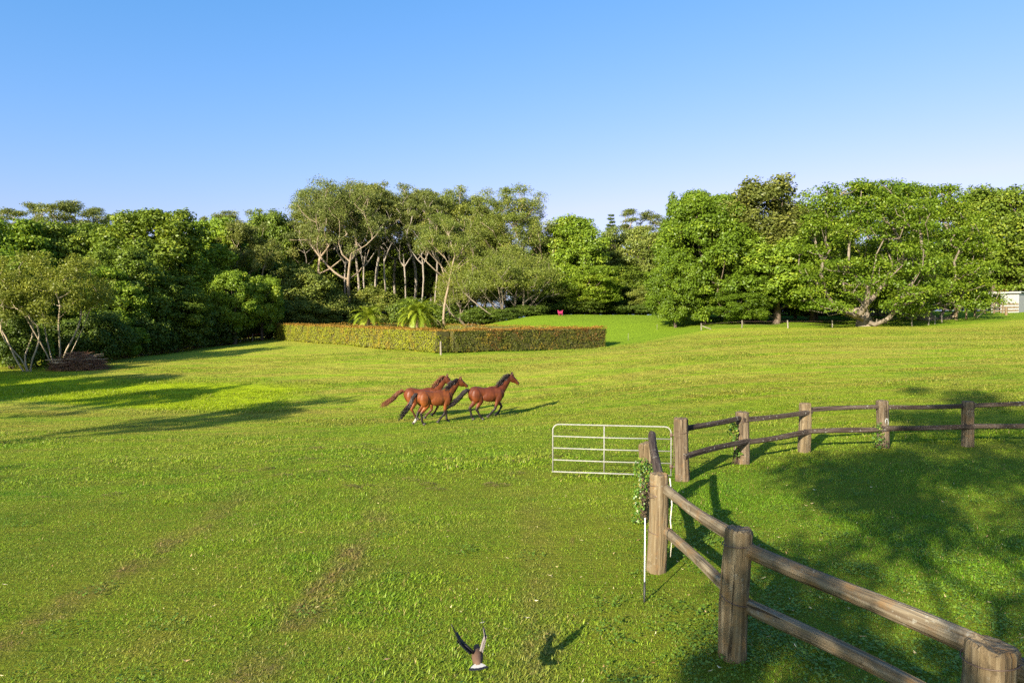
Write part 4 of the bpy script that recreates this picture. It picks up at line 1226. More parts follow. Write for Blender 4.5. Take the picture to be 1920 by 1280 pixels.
plant('shrubA', 'shrub', 73.2, 122.0, 4.2, 12.4, 0.4, "dark shrub behind the house's right end")
plant('shrubA', 'shrub', 77.3, 120.0, 4.6, 12.2, 1.4, 'dark shrub behind the house and second fig')
plant('shrubA', 'shrub', 81.6, 118.0, 4.9, 12.0, 2.4, "dark shrub behind the white shed's left side")
plant('shrubA', 'shrub', 62.0, 124.0, 4.8, 14.5, 3.4, "dark shrub behind the house roof's left side")
plant('shrubA', 'shrub', 69.4, 126.0, 4.5, 13.8, 4.4, 'dark shrub behind the middle of the house')
plant('gumT', 'gum_tree', -27.9, 116.0, 23.1, 6.8, 0.0, 'slim white trunked gum left of the white trunk below the fanned gum')
plant('gumT', 'gum_tree', -24.6, 115.0, 22.2, 6.3, 0.9, 'slim white trunked gum right of the fanned gum trunk')
plant('gumT', 'gum_tree', -21.6, 116.0, 23.4, 6.8, 1.8, 'slim white trunked gum just left of the second straight trunk')
plant('gumT', 'gum_tree', -18.6, 117.0, 22.0, 6.4, 2.7, 'slim white trunked gum above the gap between the palms')
plant('gumT', 'gum_tree', -15.3, 115.0, 22.2, 6.7, 3.6, 'slim white trunked gum directly above the phoenix palm')
plant('gumT', 'gum_tree', -13.2, 119.0, 23.6, 7.4, 4.5, 'slim white trunked gum right of the phoenix palm deep in the stand')
plant('gumT', 'gum_tree', -36.1, 120.0, 22.2, 8.0, 5.4, 'slim white trunked gum at the left end of the gum stand')
plant('gumT', 'gum_tree', -4.4, 118.0, 20.5, 7.8, 6.3, 'slim white trunked gum where the domed and massive gum crowns meet')
# trees standing outside the view whose shade falls across the field
plant('airy', 'gum_tree', -4.6, -8.0, 17.0, 7.6, 2.4, 'tall gum behind the viewpoint shading the railed yard')
plant('airy', 'gum_tree', -6.0, -6.5, 7.0, 2.7, 0.6, 'small tree behind the viewpoint shading the foot of the near posts')
plant('gumC', 'gum_tree', -30.0, 8.5, 14.0, 6.5, 1.0, 'slim tree left of the view casting the long field shadow')
plant('gumB', 'gum_tree', -39.0, 16.0, 14.0, 7.0, 2.0, 'tree outside the view beyond the slim field tree')
plant('rainC', 'forest_tree', -46.0, 24.0, 14.0, 9.0, 3.0, 'tree outside the view on the forest bend')
plant('rainA', 'forest_tree', -50.0, 36.0, 12.0, 10.0, 4.0, 'tree outside the view where the left forest begins')
plant('wispA', 'wattle_tree', -24.0, 3.0, 7.0, 4.5, 5.0, 'small round tree outside the view at left')

# ------------------------------------------------------------------ horses
def coat_mat(name, base, dark, points, leg0=.50, leg1=.66, sock=None):
    t = NT(name)
    O = t.coord('Object')
    sp = t.n('ShaderNodeSeparateXYZ'); t.l(O, sp.inputs[0])
    x, y, z = sp.outputs
    n = t.noise(O, 3.0, 4, .6)
    c = t.mix(t.mr(n, .35, .65), dark, base)
    topl = t.mr(t.math('ADD', z, t.math('MULTIPLY', n, .25)), 1.30, 1.62, 0, .55)          # shading along back and crest, put into the coat colour
    c = t.mix(topl, c, tuple(q*.55 for q in dark))
    c = t.mix(t.mr(t.noise(O, 1.6, 3), .52, .68, 0, .5), c, tuple(q*1.35 for q in base))  # paler blotches stand in for highlights on the coat
    lg = t.mr(t.math('ADD', z, t.math('MULTIPLY', n, .12)), leg1+.06, leg0+.06, smooth=True)
    c = t.mix(lg, c, points)
    mz = t.mr(x, 1.40, 1.55, smooth=True)
    c = t.mix(t.math('MULTIPLY', mz, .75), c, (0.03, 0.02, 0.016))
    fine = t.noise(t.mapping(O, (60, 60, 25)), 1, 3)
    return t.done(t.principled(c, .50, .30, t.bump(fine, .2, .006)))

def remeshed(m, voxel, smooth_it, mat, name):
    me = m.mesh('tmp', None)
    o = link('tmp', me)
    rm = o.modifiers.new('r', 'REMESH'); rm.mode = 'VOXEL'; rm.voxel_size = voxel
    sm = o.modifiers.new('s', 'SMOOTH'); sm.factor = .5; sm.iterations = smooth_it
    dg = bpy.context.evaluated_depsgraph_get()
    out = bpy.data.meshes.new_from_object(o.evaluated_get(dg))
    out.name = name
    out.materials.clear(); out.materials.append(mat)
    out.polygons.foreach_set('use_smooth', np.ones(len(out.polygons), dtype=bool))
    bpy.data.objects.remove(o); bpy.data.meshes.remove(me)
    return out

def ellip(m, c, r, seg=12, rings=8):
    V, F = [], []
    for i in range(rings+1):
        a = math.pi*i/rings
        for k in range(seg):
            b = 2*math.pi*k/seg
            V.append((c[0]+r[0]*math.sin(a)*math.cos(b), c[1]+r[1]*math.sin(a)*math.sin(b), c[2]+r[2]*math.cos(a)))
    for i in range(rings):
        for k in range(seg):
            F.append((i*seg+k, i*seg+(k+1) % seg, (i+1)*seg+(k+1) % seg, (i+1)*seg+k))
    m.add(V, F)

M_HOOF = mat_plain('hoof_horn', (0.05, 0.04, 0.032), .5, .4)
M_SOCK = mat_plain('white_sock', (0.34, 0.31, 0.26), .7, .2)
M_EYE = mat_plain('dark_eye', (0.01, 0.008, 0.006), .1, .6)
def hair_mat(name, a, b):
    t = NT(name)
    r = t.attr('rnd')
    return t.done(t.principled(t.mix(r, a, b), .45, .4))

def hair_mesh(name, rg, strands, mat, w=.012):
    """strands: lists of points; each becomes a tapered ribbon tube"""
    V, F4, rd = [], [], []
    for S in strands:
        S = [Vector(p) for p in S]; n = len(S); k0 = len(V); q = rg.uniform()
        for i, p in enumerate(S):
            tdir = (S[min(i+1, n-1)]-S[max(i-1, 0)]).normalized()
            s = tdir.orthogonal().normalized(); b = tdir.cross(s)
            r = w*(1-.75*i/(n-1))
            V += [p+s*r, p+(b-s*.5)*r, p-(b+s*.5)*r]; rd += [q]*3
        for i in range(n-1):
            for j in range(3):
                j2 = (j+1) % 3
                F4.append((k0+i*3+j, k0+i*3+j2, k0+(i+1)*3+j2, k0+(i+1)*3+j))
    return mesh_np(name, [tuple(v) for v in V], F4, None, mat, True, {'rnd': rd})

def horse(loc, rz, legs, head, label, coat, hairm, tail, seed, sock=None, scale=1.0):
    rg = np.random.default_rng(seed)
    e = empty('horse', loc, rz); e.scale = (scale,)*3
    tag(e, label, 'horse', 'horses running across the field')
    m = MB()
    sec = [(-.84, 1.20, .09, .08), (-.78, 1.19, .20, .17), (-.66, 1.17, .285, .245), (-.50, 1.165, .315, .285), (-.30, 1.175, .262, .235), (-.16, 1.145, .262, .235),
           (.10, 1.09, .325, .270), (.30, 1.095, .335, .235), (.48, 1.11, .345, .245), (.62, 1.14, .305, .215), (.74, 1.16, .225, .17), (.80, 1.17, .12, .10)]
    m.tube([(x, 0, z) for x, z, hh_, hw in sec], None, 18, True, [(hw, hh_) for x, z, hh_, hw in sec], up=(0, 0, 1))
    ellip(m, (.30, 0, 1.33), (.36, .10, .12))           # withers
    ellip(m, (-.52, 0, 1.36), (.26, .18, .11))          # croup
    for s in (-1, 1):
        ellip(m, (-.56, s*.185, 1.09), (.23, .135, .31))  # quarters
        ellip(m, (.53, s*.165, 1.05), (.15, .095, .29))   # shoulder
        ellip(m, (.05, s*.170, 1.02), (.34, .12, .23))   # ribs
    px, pz, nx_, nz_ = head                             # poll, muzzle
    nk = [((.52, 0, 1.17), .15, .30), ((.66, 0, 1.32), .125, .255), ((.66+(px-.66)*.45, 0, 1.32+(pz-1.32)*.45), .095, .195), ((.66+(px-.66)*.8, 0, 1.32+(pz-1.32)*.8), .08, .15), ((px, 0, pz), .075, .11)]
    m.tube([p for p, a, b in nk], None, 14, True, [(a, b) for p, a, b in nk], up=(-.6, 0, .8))
    hx, hz = nx_-px, nz_-pz
    hd = [(-.10, .05, .07, .02), (.0, .085, .125, .0), (.22, .098, .158, -.035), (.42, .088, .140, -.03), (.62, .064, .102, -.006), (.82, .054, .078, .0), (.96, .056, .074, -.004), (1.03, .040, .052, -.006)]
    hl = math.hypot(hx, hz); ux, uz = hx/hl, hz/hl; qx, qz = -uz, ux
    if qz < 0: qx, qz = -qx, -qz
    m.tube([(px+hx*s+qx*o_, 0, pz+hz*s+qz*o_) for s, a, b, o_ in hd], None, 12, True, [(a, b) for s, a, b, o_ in hd], up=(qx, 0, qz))
    for s in (-1, 1):                                    # ears
        b0 = Vector((px+.0+qx*.06, s*.05, pz+qz*.07))
        m.tube([b0, b0+Vector((qx*.08, s*.015, .08)), b0+Vector((.02, s*.012, .17))], None, 8, True, [(.03, .035), (.034, .03), (.006, .006)], up=(1, 0, 0))
        ellip(m, (px+hx*.25-qx*.03, s*.062, pz+hz*.25-qz*.03), (.10, .035, .09))  # cheek
    hooves = []
    for kind, s, J in legs:
        if kind == 'h':
            rad = [(.135, .25), (.125, .20), (.085, .125), (.056, .080), (.040, .048), (.041, .048), (.050, .055), (.041, .045), (.047, .052)]
        else:
            rad = [(.11, .17), (.10, .14), (.075, .095), (.056, .066), (.040, .046), (.039, .046), (.048, .053), (.040, .045), (.046, .052)]
        # J: top, elbow/stifle, hock/knee, fetlock, toe
        top, mid_, hk, ft, toe = [Vector((p[0], s*w_, p[1])) for p, w_ in zip(J, (.15, .155, .12, .115, .115))]
        P = [top, top.lerp(mid_, .55), mid_, mid_.lerp(hk, .8), hk, hk.lerp(ft, .5), ft, ft.lerp(toe, .5), toe]
        rad2 = [rad[0], rad[1], rad[2], (rad[3][0], rad[3][1]), (rad[3][0]*.98, rad[3][1]*.95), rad[5], rad[6], rad[7], rad[8]]
        m.tube(P, None, 10, True, rad2, up=(1, 0, .15))
        hooves.append((s, ft, toe))
    body = link('body', remeshed(m, .019, 3, coat, 'horse_body'), e)
    for i, (s, ft, toe) in enumerate(hooves):
        d = (toe-ft).normalized()
        mm = MB(); mm.tube([toe-d*.02, toe+d*.035, toe+d*.07], None, 10, True, [(.047, .053), (.056, .064), (.060, .070)], up=(1, 0, .15))
        mm.build('hoof', M_HOOF, e, True)
        if sock == i:
            mm = MB(); mm.tube([ft-d*.02-Vector((0, 0, -.06)), ft, ft.lerp(toe, .5), toe], None, 10, True, [(.043, .049), (.052, .058), (.044, .048), (.052, .058)], up=(1, 0, .15))
            so = mm.build('sock', M_SOCK, e, True); so['label'] = 'white sock on one hind leg'
    for s in (-1, 1):
        mm = MB(); ellip(mm, (px+hx*.30+qx*.055, s*.083, pz+hz*.30+qz*.055), (.024, .018, .022), 10, 6); mm.build('eye', M_EYE, e, True)
    # mane along the crest, blown back
    S = []
    for i in range(180):
        s = rg.uniform(0, 1)**.8
        base = Vector((.62+(px-.62)*s, rg.normal(0, .022), 1.50+(pz+.10-1.50)*s)) + Vector((-.015, 0, -.035))
        L = rg.uniform(.16, .30)
        sd = rg.choice([-1, 1], p=[.6, .4])
        S.append([base, base+Vector((-.10*rg.uniform(.5, 1.3), sd*.06, .05*rg.uniform(-.3, 1.2)))*1.0, base+Vector((-L*.8, sd*.10*rg.uniform(.5, 1.4), -.02+rg.normal(0, .05))), base+Vector((-L*1.15, sd*.12, -.10+rg.normal(0, .06)))])
    for i in range(14):                                  # forelock
        base = Vector((px+.02, rg.normal(0, .03), pz+.11))
        S.append([base, base+Vector((.06, 0, .03)), base+Vector((.10, rg.normal(0, .03), -.08))])
    link('mane', hair_mesh('mane', rg, S, hairm, .013), e)
    # tail
    S = []
    T0 = Vector((-.83, 0, 1.32))
    for i in range(230):
        a, q = rg.uniform(0, 6.28), math.sqrt(rg.uniform())
        j = Vector((0, math.cos(a)*q, math.sin(a)*q)); k = rg.uniform(.62, 1.05); st = []
        for n_, p in enumerate(tail):
            wd = (.04, .085, .115, .13, .13, .13)[n_]
            pp = T0 + (Vector(p))*(1 if n_ < 3 else k)*.92
            st.append(pp + j*wd + Vector(rg.normal(0, .008, 3)))
        S.append(st)
    link('tail', hair_mesh('tail', rg, S, hairm, .011), e)
    return e

COAT_BAY = coat_mat('bay_coat', (0.190, 0.054, 0.010), (0.105, 0.027, 0.007), (0.018, 0.012, 0.010))
COAT_DBAY = coat_mat('dark_bay_coat', (0.132, 0.032, 0.008), (0.066, 0.016, 0.006), (0.016, 0.011, 0.010))
COAT_CHE = coat_mat('chestnut_coat', (0.165, 0.042, 0.009), (0.092, 0.023, 0.007), (0.050, 0.016, 0.008), .30, .55)
HAIR_BLK = hair_mat('black_hair', (0.012, 0.010, 0.010), (0.040, 0.028, 0.024))
HAIR_CHE = hair_mat('chestnut_hair', (0.085, 0.028, 0.012), (0.20, 0.075, 0.028))
TAIL1 = [(0, 0, 0), (-.10, 0, -.02), (-.28, 0, -.13), (-.52, .02, -.36), (-.78, .04, -.62), (-1.10, .05, -.76)]
TAIL2 = [(0, 0, 0), (-.09, 0, -.04), (-.22, 0, -.20), (-.36, .02, -.50), (-.58, .04, -.82), (-.86, .05, -1.02)]
TAIL3 = [(0, 0, 0), (-.12, 0, .01), (-.32, 0, -.10), (-.56, .02, -.32), (-.82, .04, -.55), (-1.12, .05, -.66)]
HIND_A = ((-.52, 1.12), (-.44, .84), (-.74, .53), (-.66, .17), (-.60, .075))
HIND_B = ((-.52, 1.12), (-.34, .82), (-.52, .50), (-.34, .16), (-.25, .075))
FORE_A = ((.50, 1.02), (.44, .80), (.34, .46), (.10, .24), (.03, .17))
FORE_B = ((.52, 1.02), (.56, .82), (.76, .54), (.58, .26), (.50, .19))
horse((-1.10, 29.6, z1(-1.10, 29.6)), R(24), [('h', -1, HIND_B), ('h', 1, HIND_A), ('f', -1, FORE_A), ('f', 1, FORE_B)], (1.13, 1.86, 1.52, 1.50),
      'dark bay horse leading at the right with black streaming tail', COAT_DBAY, HAIR_BLK, TAIL1, 3, scale=1.0)
HIND_C = ((-.52, 1.12), (-.46, .83), (-.72, .53), (-.84, .20), (-.92, .115))
HIND_D = ((-.52, 1.12), (-.42, .82), (-.68, .52), (-.64, .15), (-.57, .075))
FORE_C = ((.50, 1.02), (.42, .80), (.40, .44), (.16, .20), (.10, .12))
FORE_D = ((.52, 1.02), (.54, .80), (.58, .44), (.60, .15), (.66, .075))
horse((-3.25, 28.7, z1(-3.25, 28.7)), R(31), [('h', -1, HIND_D), ('h', 1, HIND_C), ('f', -1, FORE_C), ('f', 1, FORE_D)], (1.15, 1.80, 1.56, 1.52),
      'bright bay horse nearest the camera with one white hind sock', COAT_BAY, HAIR_BLK, TAIL2, 4, sock=1, scale=.99)
horse((-4.05, 30.7, z1(-4.05, 30.7)), R(20), [('h', -1, HIND_B), ('h', 1, HIND_C), ('f', -1, FORE_C), ('f', 1, FORE_B)], (1.10, 1.88, 1.48, 1.50),
      'chestnut horse with brown mane running behind the other two', COAT_CHE, HAIR_CHE, TAIL3, 5, scale=.99)

# ------------------------------------------------------------------ lapwing flying low over the grass
M_BROWN = mat_plain('brown_feather', (0.115, 0.068, 0.042), .8, .2, .2, 30)
M_WHITEF = mat_plain('white_feather', (0.45, 0.43, 0.38), .8, .2, .08, 30)
M_BLACKF = mat_plain('black_feather', (0.014, 0.013, 0.016), .6, .3, .2, 30)
M_GREYF = mat_plain('grey_feather', (0.19, 0.165, 0.15), .8, .2, .15, 30)
bd = empty('bird', (-.305, 5.95, .52), R(8))
bd.rotation_euler = (R(-2), R(-6), R(5))
tag(bd, 'brown black and white lapwing flying low with raised wings', 'bird')
m = MB()    # local +Y is forward, +Z up
sec = [(-.15, .018, .014), (-.10, .036, .032), (-.03, .05, .05), (.05, .052, .052), (.11, .038, .038), (.14, .028, .03), (.165, .03, .031), (.19, .026, .026), (.21, .012, .012)]
m.tube([(0, y_, .012 if y_ > .12 else 0) for y_, a, b in sec], None, 12, True, [(a, b) for y_, a, b in sec], up=(0, 0, 1))
m.build('body', M_BROWN, bd, True)
mm = MB(); ellip(mm, (0, .175, .026), (.024, .026, .014), 10, 6); mm.build('black_cap', M_BLACKF, bd, True)
mm = MB(); mm.tube([(0, .20, .012), (0, .24, .004)], [.008, .002], 6); mm.build('bill', mat_plain('yellow_bill', (0.6, 0.42, 0.05)), bd, True)
def feather(mm, root, tip, w, side_, th=.002):
    r, t_ = Vector(root), Vector(tip); d = (t_-r); s = Vector(side_).normalized(); n = d.cross(s).normalized()*th
    pts = [(0, .5), (.25, .85), (.6, 1.0), (.88, .75), (1.0, .15)]
    A = [r+d*f+s*w*q*.5 for f, q in pts]; B = [r+d*f-s*w*q*.5 for f, q in pts]
    k = len(pts); V = [p+n for p in A]+[p+n for p in B]+[p-n for p in A]+[p-n for p in B]
    F = []
    for i in range(k-1):
        F += [(i, i+1, k+i+1, k+i), (2*k+i+1, 2*k+i, 3*k+i, 3*k+i+1), (i+1, i, 2*k+i, 2*k+i+1), (k+i, k+i+1, 3*k+i+1, 3*k+i)]
    F += [(0, k, 3*k, 2*k), (k-1, 3*k-1, 4*k-1, 2*k-1)]
    mm.add(V, F)
for s, tipv in ((-1, (-.20, .06, .30)), (1, (.075, .09, .30))):
    root = Vector((s*.035, .03, .035)); tip = Vector(tipv); el = root.lerp(tip, .42)+Vector((s*.035, .03, .0))
    # arm and coverts
    mm = MB()
    mm.tube([root, root.lerp(el, .5), el, el.lerp(tip, .4)], None, 10, True, [(.05, .016), (.06, .014), (.055, .011), (.035, .007)], up=(s*.9, .1, .3))
    cv = mm.build('wing', M_GREYF if s > 0 else M_BLACKF, bd, True)
    mm = MB()
    for i in range(7):
        f = i/6; p = root.lerp(el, .15+.85*f)
        feather(mm, p, p+Vector((s*.01, -.11, .01))+(tip-root)*.06, .034, (tip-root))
    mm.build('secondary_feathers', M_GREYF if s > 0 else M_BLACKF, cv)
    mm = MB()
    for i in range(9):
        f = i/8; p = el.lerp(tip, .02+.5*f)
        q = tip.lerp(el+Vector((0, -.12, .02)), (1-f)**1.1)+Vector((0, -.025*math.sin(f*3), 0))
        feather(mm, p, q, .026, (tip-el).cross(Vector((s, 0, 0))) if i > 6 else (tip-el))
    mm.build('primary_feathers', M_BLACKF, cv)
mm = MB(); mb = MB()
for i in range(9):
    a = R(-34+8.5*i); d = Vector((math.sin(a), -math.cos(a), -.05))
    b0 = Vector((math.sin(a)*.02, -.12, .004+.0012*(i % 2)))
    feather(mm, b0, b0+d*.105, .032, (math.cos(a), math.sin(a), 0))
    b1 = b0+d*.085+Vector((0, 0, .0022))
    feather(mb, b1, b1+d*.032, .031, (math.cos(a), math.sin(a), 0))
tl = mm.build('tail', M_WHITEF, bd); mb.build('tail_band', M_BLACKF, tl)

# ------------------------------------------------------------------ clipped hedge round the court
t = NT('hedge_foliage')
r, P = t.attr('rnd'), t.pos()
tp = t.attr('top')
big = t.noise(P, .33, 3, .6, .4); mid = t.noise(P, 1.6, 3, .6)
sx_ = t.n('ShaderNodeSeparateXYZ'); t.l(P, sx_.inputs[0])
east = t.mr(sx_.outputs[0], -6.6, -5.6)          # the south east run has the redder leaves
g = t.mix(east, t.mix(r, (0.160, 0.195, 0.012), (0.235, 0.265, 0.018)), t.mix(r, (0.062, 0.085, 0.010), (0.112, 0.122, 0.018)))
o_ = t.mix(r, (0.27, 0.215, 0.018), (0.30, 0.170, 0.028))
rd_ = t.mix(r, (0.135, 0.048, 0.020), (0.20, 0.078, 0.030))
sel = t.mr(t.math('ADD', big, t.math('MULTIPLY', t.math('SUBTRACT', mid, .5), .6)), .53, .70)
c = t.mix(t.math('MULTIPLY', sel, .7), g, o_)
red = t.math('MULTIPLY', t.mr(t.noise(P, .55, 3, .6, .3), .50, .62), t.mr(r, .2, .5))
c = t.mix(t.math('MULTIPLY', red, t.mr(east, 0, 1, .12, .8)), c, rd_)
c = t.mix(t.math('MULTIPLY', tp, .9), c, t.mix(mid, (0.29, 0.14, 0.035), (0.29, 0.20, 0.04)))
M_HEDGE = t.leafy(c, .28, .01)
M_HCORE = mat_plain('hedge_twigs', (0.075, 0.070, 0.025), .95, .05, .3, 8)

def hedge_run(e, a, b, za, zb, h, th, seed, name='hedge_side', dens=95, extra0=0., extra1=0.):
    rg = np.random.default_rng(seed)
    a, b = np.array(a, float), np.array(b, float); d = b-a; L = np.linalg.norm(d); d /= L; n = np.array([-d[1], d[0]])
    a = a - d*extra0; L += extra0+extra1; b = a+d*L
    K = max(4, int(L/2)); m = MB(); V = []
    for i in range(K+1):
        p = a+(b-a)*i/K; z = z1(p[0], p[1])
        zt = za+(zb-za)*i/K+h
        for s in (-1, 1):
            q = p+n*s*(th/2-.14); V += [(q[0], q[1], z+.12), (q[0], q[1], zt-.14)]
    F = []
    for i in range(K):
        o = i*4; F += [(o, o+4, o+5, o+1), (o+2, o+3, o+7, o+6), (o+1, o+5, o+7, o+3), (o, o+2, o+6, o+4)]
    F += [(0, 1, 3, 2), (K*4, K*4+2, K*4+3, K*4+1)]
    m.add(V, F)
    # leaves on both faces, the top and the ends
    Ps, Ns, Tp = [], [], []
    for kind, area in (('l', L*h), ('r', L*h), ('t', L*th*1.6), ('e0', th*h), ('e1', th*h)):
        k = int(area*dens); u = rg.uniform(0, L, k); hz = h*rg.uniform(.015, 1, k)**.92; w = rg.uniform(-th/2, th/2, k)
        if kind == 'l': w = np.full(k, th/2); nn = np.tile([n[0], n[1], 0], (k, 1))
        if kind == 'r': w = np.full(k, -th/2); nn = np.tile([-n[0], -n[1], 0], (k, 1))
        if kind == 't': hz = np.full(k, h); nn = np.tile([0, 0, 1.], (k, 1))
        if kind == 'e0': u = np.zeros(k); nn = np.tile([-d[0], -d[1], 0], (k, 1))
        if kind == 'e1': u = np.full(k, L); nn = np.tile([d[0], d[1], 0], (k, 1))
        xy = a[None]+d[None]*u[:, None]+n[None]*w[:, None]
        zb_ = zf(xy[:, 0], xy[:, 1]); zt = za+(zb-za)*u/L+h
        z = zb_+(zt-zb_)*hz/h
        bul = .07*np.sin(u*1.3+hz*2)+.05*np.sin(u*3.1+1)*np.sin(hz*3+u)+rg.normal(0, .055, k)
        p = np.stack([xy[:, 0], xy[:, 1], z], 1)+nn*bul[:, None]
        Ps.append(p); Ns.append(nn+rg.normal(0, .55, (k, 3))+np.array([0, 0, .25])); Tp.append(np.clip((hz/h-.93)/.07, 0, 1) if kind != 't' else np.ones(k))
    p = np.concatenate(Ps); nn = np.concatenate(Ns); tp = np.concatenate(Tp); nn /= np.linalg.norm(nn, axis=1)[:, None]
    k = len(p); aa = np.cross(nn, rg.normal(0, 1, (k, 3))); aa /= np.linalg.norm(aa, axis=1)[:, None]; bb = np.cross(nn, aa)
    S = .13*rg.uniform(.6, 1.3, k)[:, None]
    V = np.stack([p-aa*S*.5, p+bb*S*.3, p+aa*S*.5, p-bb*S*.3], 1).reshape(-1, 3); q = np.arange(k)*4
    fo = link(name, mesh_np('hedge_leaves', V, np.stack([q, q+1, q+2, q+3], 1), None, M_HEDGE, False, {'rnd': np.repeat(rg.uniform(0, 1, k), 4), 'top': np.repeat(tp, 4)}), e)
    link('branch_core', m.mesh('hedge_core', M_HCORE), fo)
    return fo
HC, HL, HR, HF = (-6.1, 60.0), (-31.8, 93.0), (9.0, 70.0), (-16.7, 103.0)
hg = empty('clipped_hedge', (0, 0, 0))
tag(hg, 'long clipped hedge in green, orange and bronze boxed around a court', 'hedge')
hedge_run(hg, HC, HL, .62, .98, 2.02, 1.5, 1, dens=150, extra0=.1)
hedge_run(hg, HC, HR, .62, .72, 2.02, 1.5, 2, dens=155, extra0=-.75, extra1=.2)
hedge_run(hg, HR, HF, .72, 1.0, 2.02, 1.5, 3, dens=30, extra0=-.85)
hedge_run(hg, HL, HF, .98, 1.0, 2.02, 1.5, 4, dens=30, extra0=-.85, extra1=-.8)

# ------------------------------------------------------------------ palms
M_FROND = leaf_mat('palm_frond', (0.11, 0.175, 0.012), (0.20, 0.275, 0.018), (0.30, 0.34, 0.04), .3, .02)
M_PALMT = bark_mat('palm_trunk_fibre', (0.17, 0.115, 0.065), (0.10, 0.07, 0.045), (0.26, 0.19, 0.11))
def palm(x, y, h, nf, fl, seed, label, spread=1.0, lw=.55):
    rg = np.random.default_rng(seed)
    e = empty('palm', (x, y, z1(x, y))); tag(e, label, 'palm')
    m = MB(); m.tube([(0, 0, -.3), (0, 0, h*.3), (.05, 0, h*.7), (.05, 0, h)], [.32, .24, .22, .28], 12); m.build('trunk', M_PALMT, e, True)
    for f in range(nf):
        az = 2.4*f+rg.uniform(-.2, .2); el = R(82-96*(f/nf)**.9*spread); L = fl*rg.uniform(.85, 1.08)
        V, F4, rd = [], [], []
        n = 26; pts = []
        p = Vector((.05, 0, h)); dz = el
        for i in range(n+1):
            pts.append(p.copy())
            dz -= R(2.6+2.6*i/n)
            p = p+Vector((math.cos(az)*math.cos(dz), math.sin(az)*math.cos(dz), math.sin(dz)))*(L/n)
        side_ = Vector((-math.sin(az), math.cos(az), 0))
        for i in range(2, n+1):
            tdir = (pts[i]-pts[i-1]).normalized(); up = side_.cross(tdir)*-1
            if up.z < 0: up = -up
            ll = lw*math.sin(math.pi*min(1, (i/n)**.7*.92+.06))**.8+.06
            for s in (-1, 1):
                for sub in (0, .5):
                    b = pts[i-1].lerp(pts[i], sub)
                    d = (side_*s*.8+tdir*.6+up*rg.uniform(.0, .35)-Vector((0, 0, .22))).normalized()
                    wv = tdir*.024
                    mid_ = b+d*ll*.55; tp_ = b+d*ll+Vector((0, 0, -.12*ll))
                    k = len(V); V += [b-wv, b+wv, mid_+wv*1.2, mid_-wv*1.2, tp_, tp_]
                    F4 += [(k, k+1, k+2, k+3), (k+3, k+2, k+4, k+5)]; rd += [rg.uniform()]*6
        for i in range(n):
            k = len(V); w0 = .035*(1-i/n)+.008
            V += [pts[i]-side_*w0, pts[i]+side_*w0, pts[i+1]+side_*w0*.9, pts[i+1]-side_*w0*.9]; F4.append((k, k+1, k+2, k+3)); rd += [.95]*4
        link('frond', mesh_np('frond', [tuple(v) for v in V], F4, None, M_FROND, False, {'rnd': rd, 'clump': [rg.uniform()]*len(V)}), e)
palm(-12.6, 91.0, 3.0, 64, 4.0, 1, 'large feathery phoenix palm rising inside the hedge')
palm(-20.0, 95.0, 3.0, 18, 3.4, 2, 'smaller sparse palm left of the phoenix palm', 1.05, .75)

# ------------------------------------------------------------------ brush pile
def twig_mat(name, a, b):
    t = NT(name); return t.done(t.principled(t.mix(t.attr('rnd'), a, b), .9, .1))
M_TWIG = twig_mat('dry_twigs', (0.13, 0.055, 0.042), (0.36, 0.21, 0.12))
rg = np.random.default_rng(9)
bx, by = -36.3, 57.2
bp = empty('brush_pile', (bx, by, z1(bx, by))); tag(bp, 'heap of dry brown branches at the forest edge on the left', 'brush pile')
S = []
for i in range(1500):
    a = rg.uniform(0, 6.28); q = math.sqrt(rg.uniform()); x_, y_ = q*2.3*math.cos(a), q*1.4*math.sin(a)
    z_ = rg.uniform(.0, 1)*1.5*(1-q**2)**.6+.03
    th = rg.normal(0, .9) + (0 if rg.uniform() < .7 else 1.5); tl = rg.normal(.05, .22); L = rg.uniform(.3, 1.3)
    d = Vector((math.cos(th)*math.cos(tl), math.sin(th)*math.cos(tl), math.sin(tl)))*L; p = Vector((x_, y_, z_))
    b = Vector(rg.normal(0, .08, 3))
    S.append([p-d*.5, p+b, p+d*.5+b*.3])
for s_ in S:
    for p in s_: p.z = max(p.z, .02)
tw = link('twigs', hair_mesh('twigs', rg, S, M_TWIG, .022), bp); tw['kind'] = 'stuff'
for i in range(16):
    a = rg.uniform(-.5, .5); p = Vector((rg.uniform(-1.2, .4), rg.uniform(-1, .6), rg.uniform(.5, 1.4))); L = rg.uniform(1.8, 3.4)
    m = MB(); m.tube([p-Vector((L*.4, 0, -.05)), p+Vector((0, .1, .08)), p+Vector((L*.6, L*math.sin(a)*.4, rg.uniform(-.05, .35)))], [.05, .04, .015], 6); m.build('branch', B_PALE, bp, True)

# ------------------------------------------------------------------ small fence posts in front of the right hand trees
M_OLDW = wood_mat('old_white_post', (0.25, 0.215, 0.16), (0.15, 0.12, 0.085), (0.36, 0.33, 0.27))
lf = empty('wire_fence', (0, 0, 0)); tag(lf, 'low wire fence on pale posts along the foot of the right hand grove', 'fence')
rng = np.random.default_rng(77)
lp = [(20.4, 73.6, .75), (24.6, 73.0, .80), (28.9, 71.5, .82), (33.5, 71.4, .8), (37.9, 71.0, .75), (41.3, 70.5, .85), (43.6, 71.5, .85), (45.2, 73.0, .9), (47.2, 75.0, .95)]
tops = []
for x, y, h_ in lp:
    o = link('post', log_mesh(rng, h_+.2, .06, .06, M_OLDW, 'small_post', sides=12, rings=6), lf, (x, y, z1(x, y)-.2), (rng.uniform(-.05, .05), rng.uniform(-.06, .06), 0)); tops.append((x, y, z1(x, y)+h_))
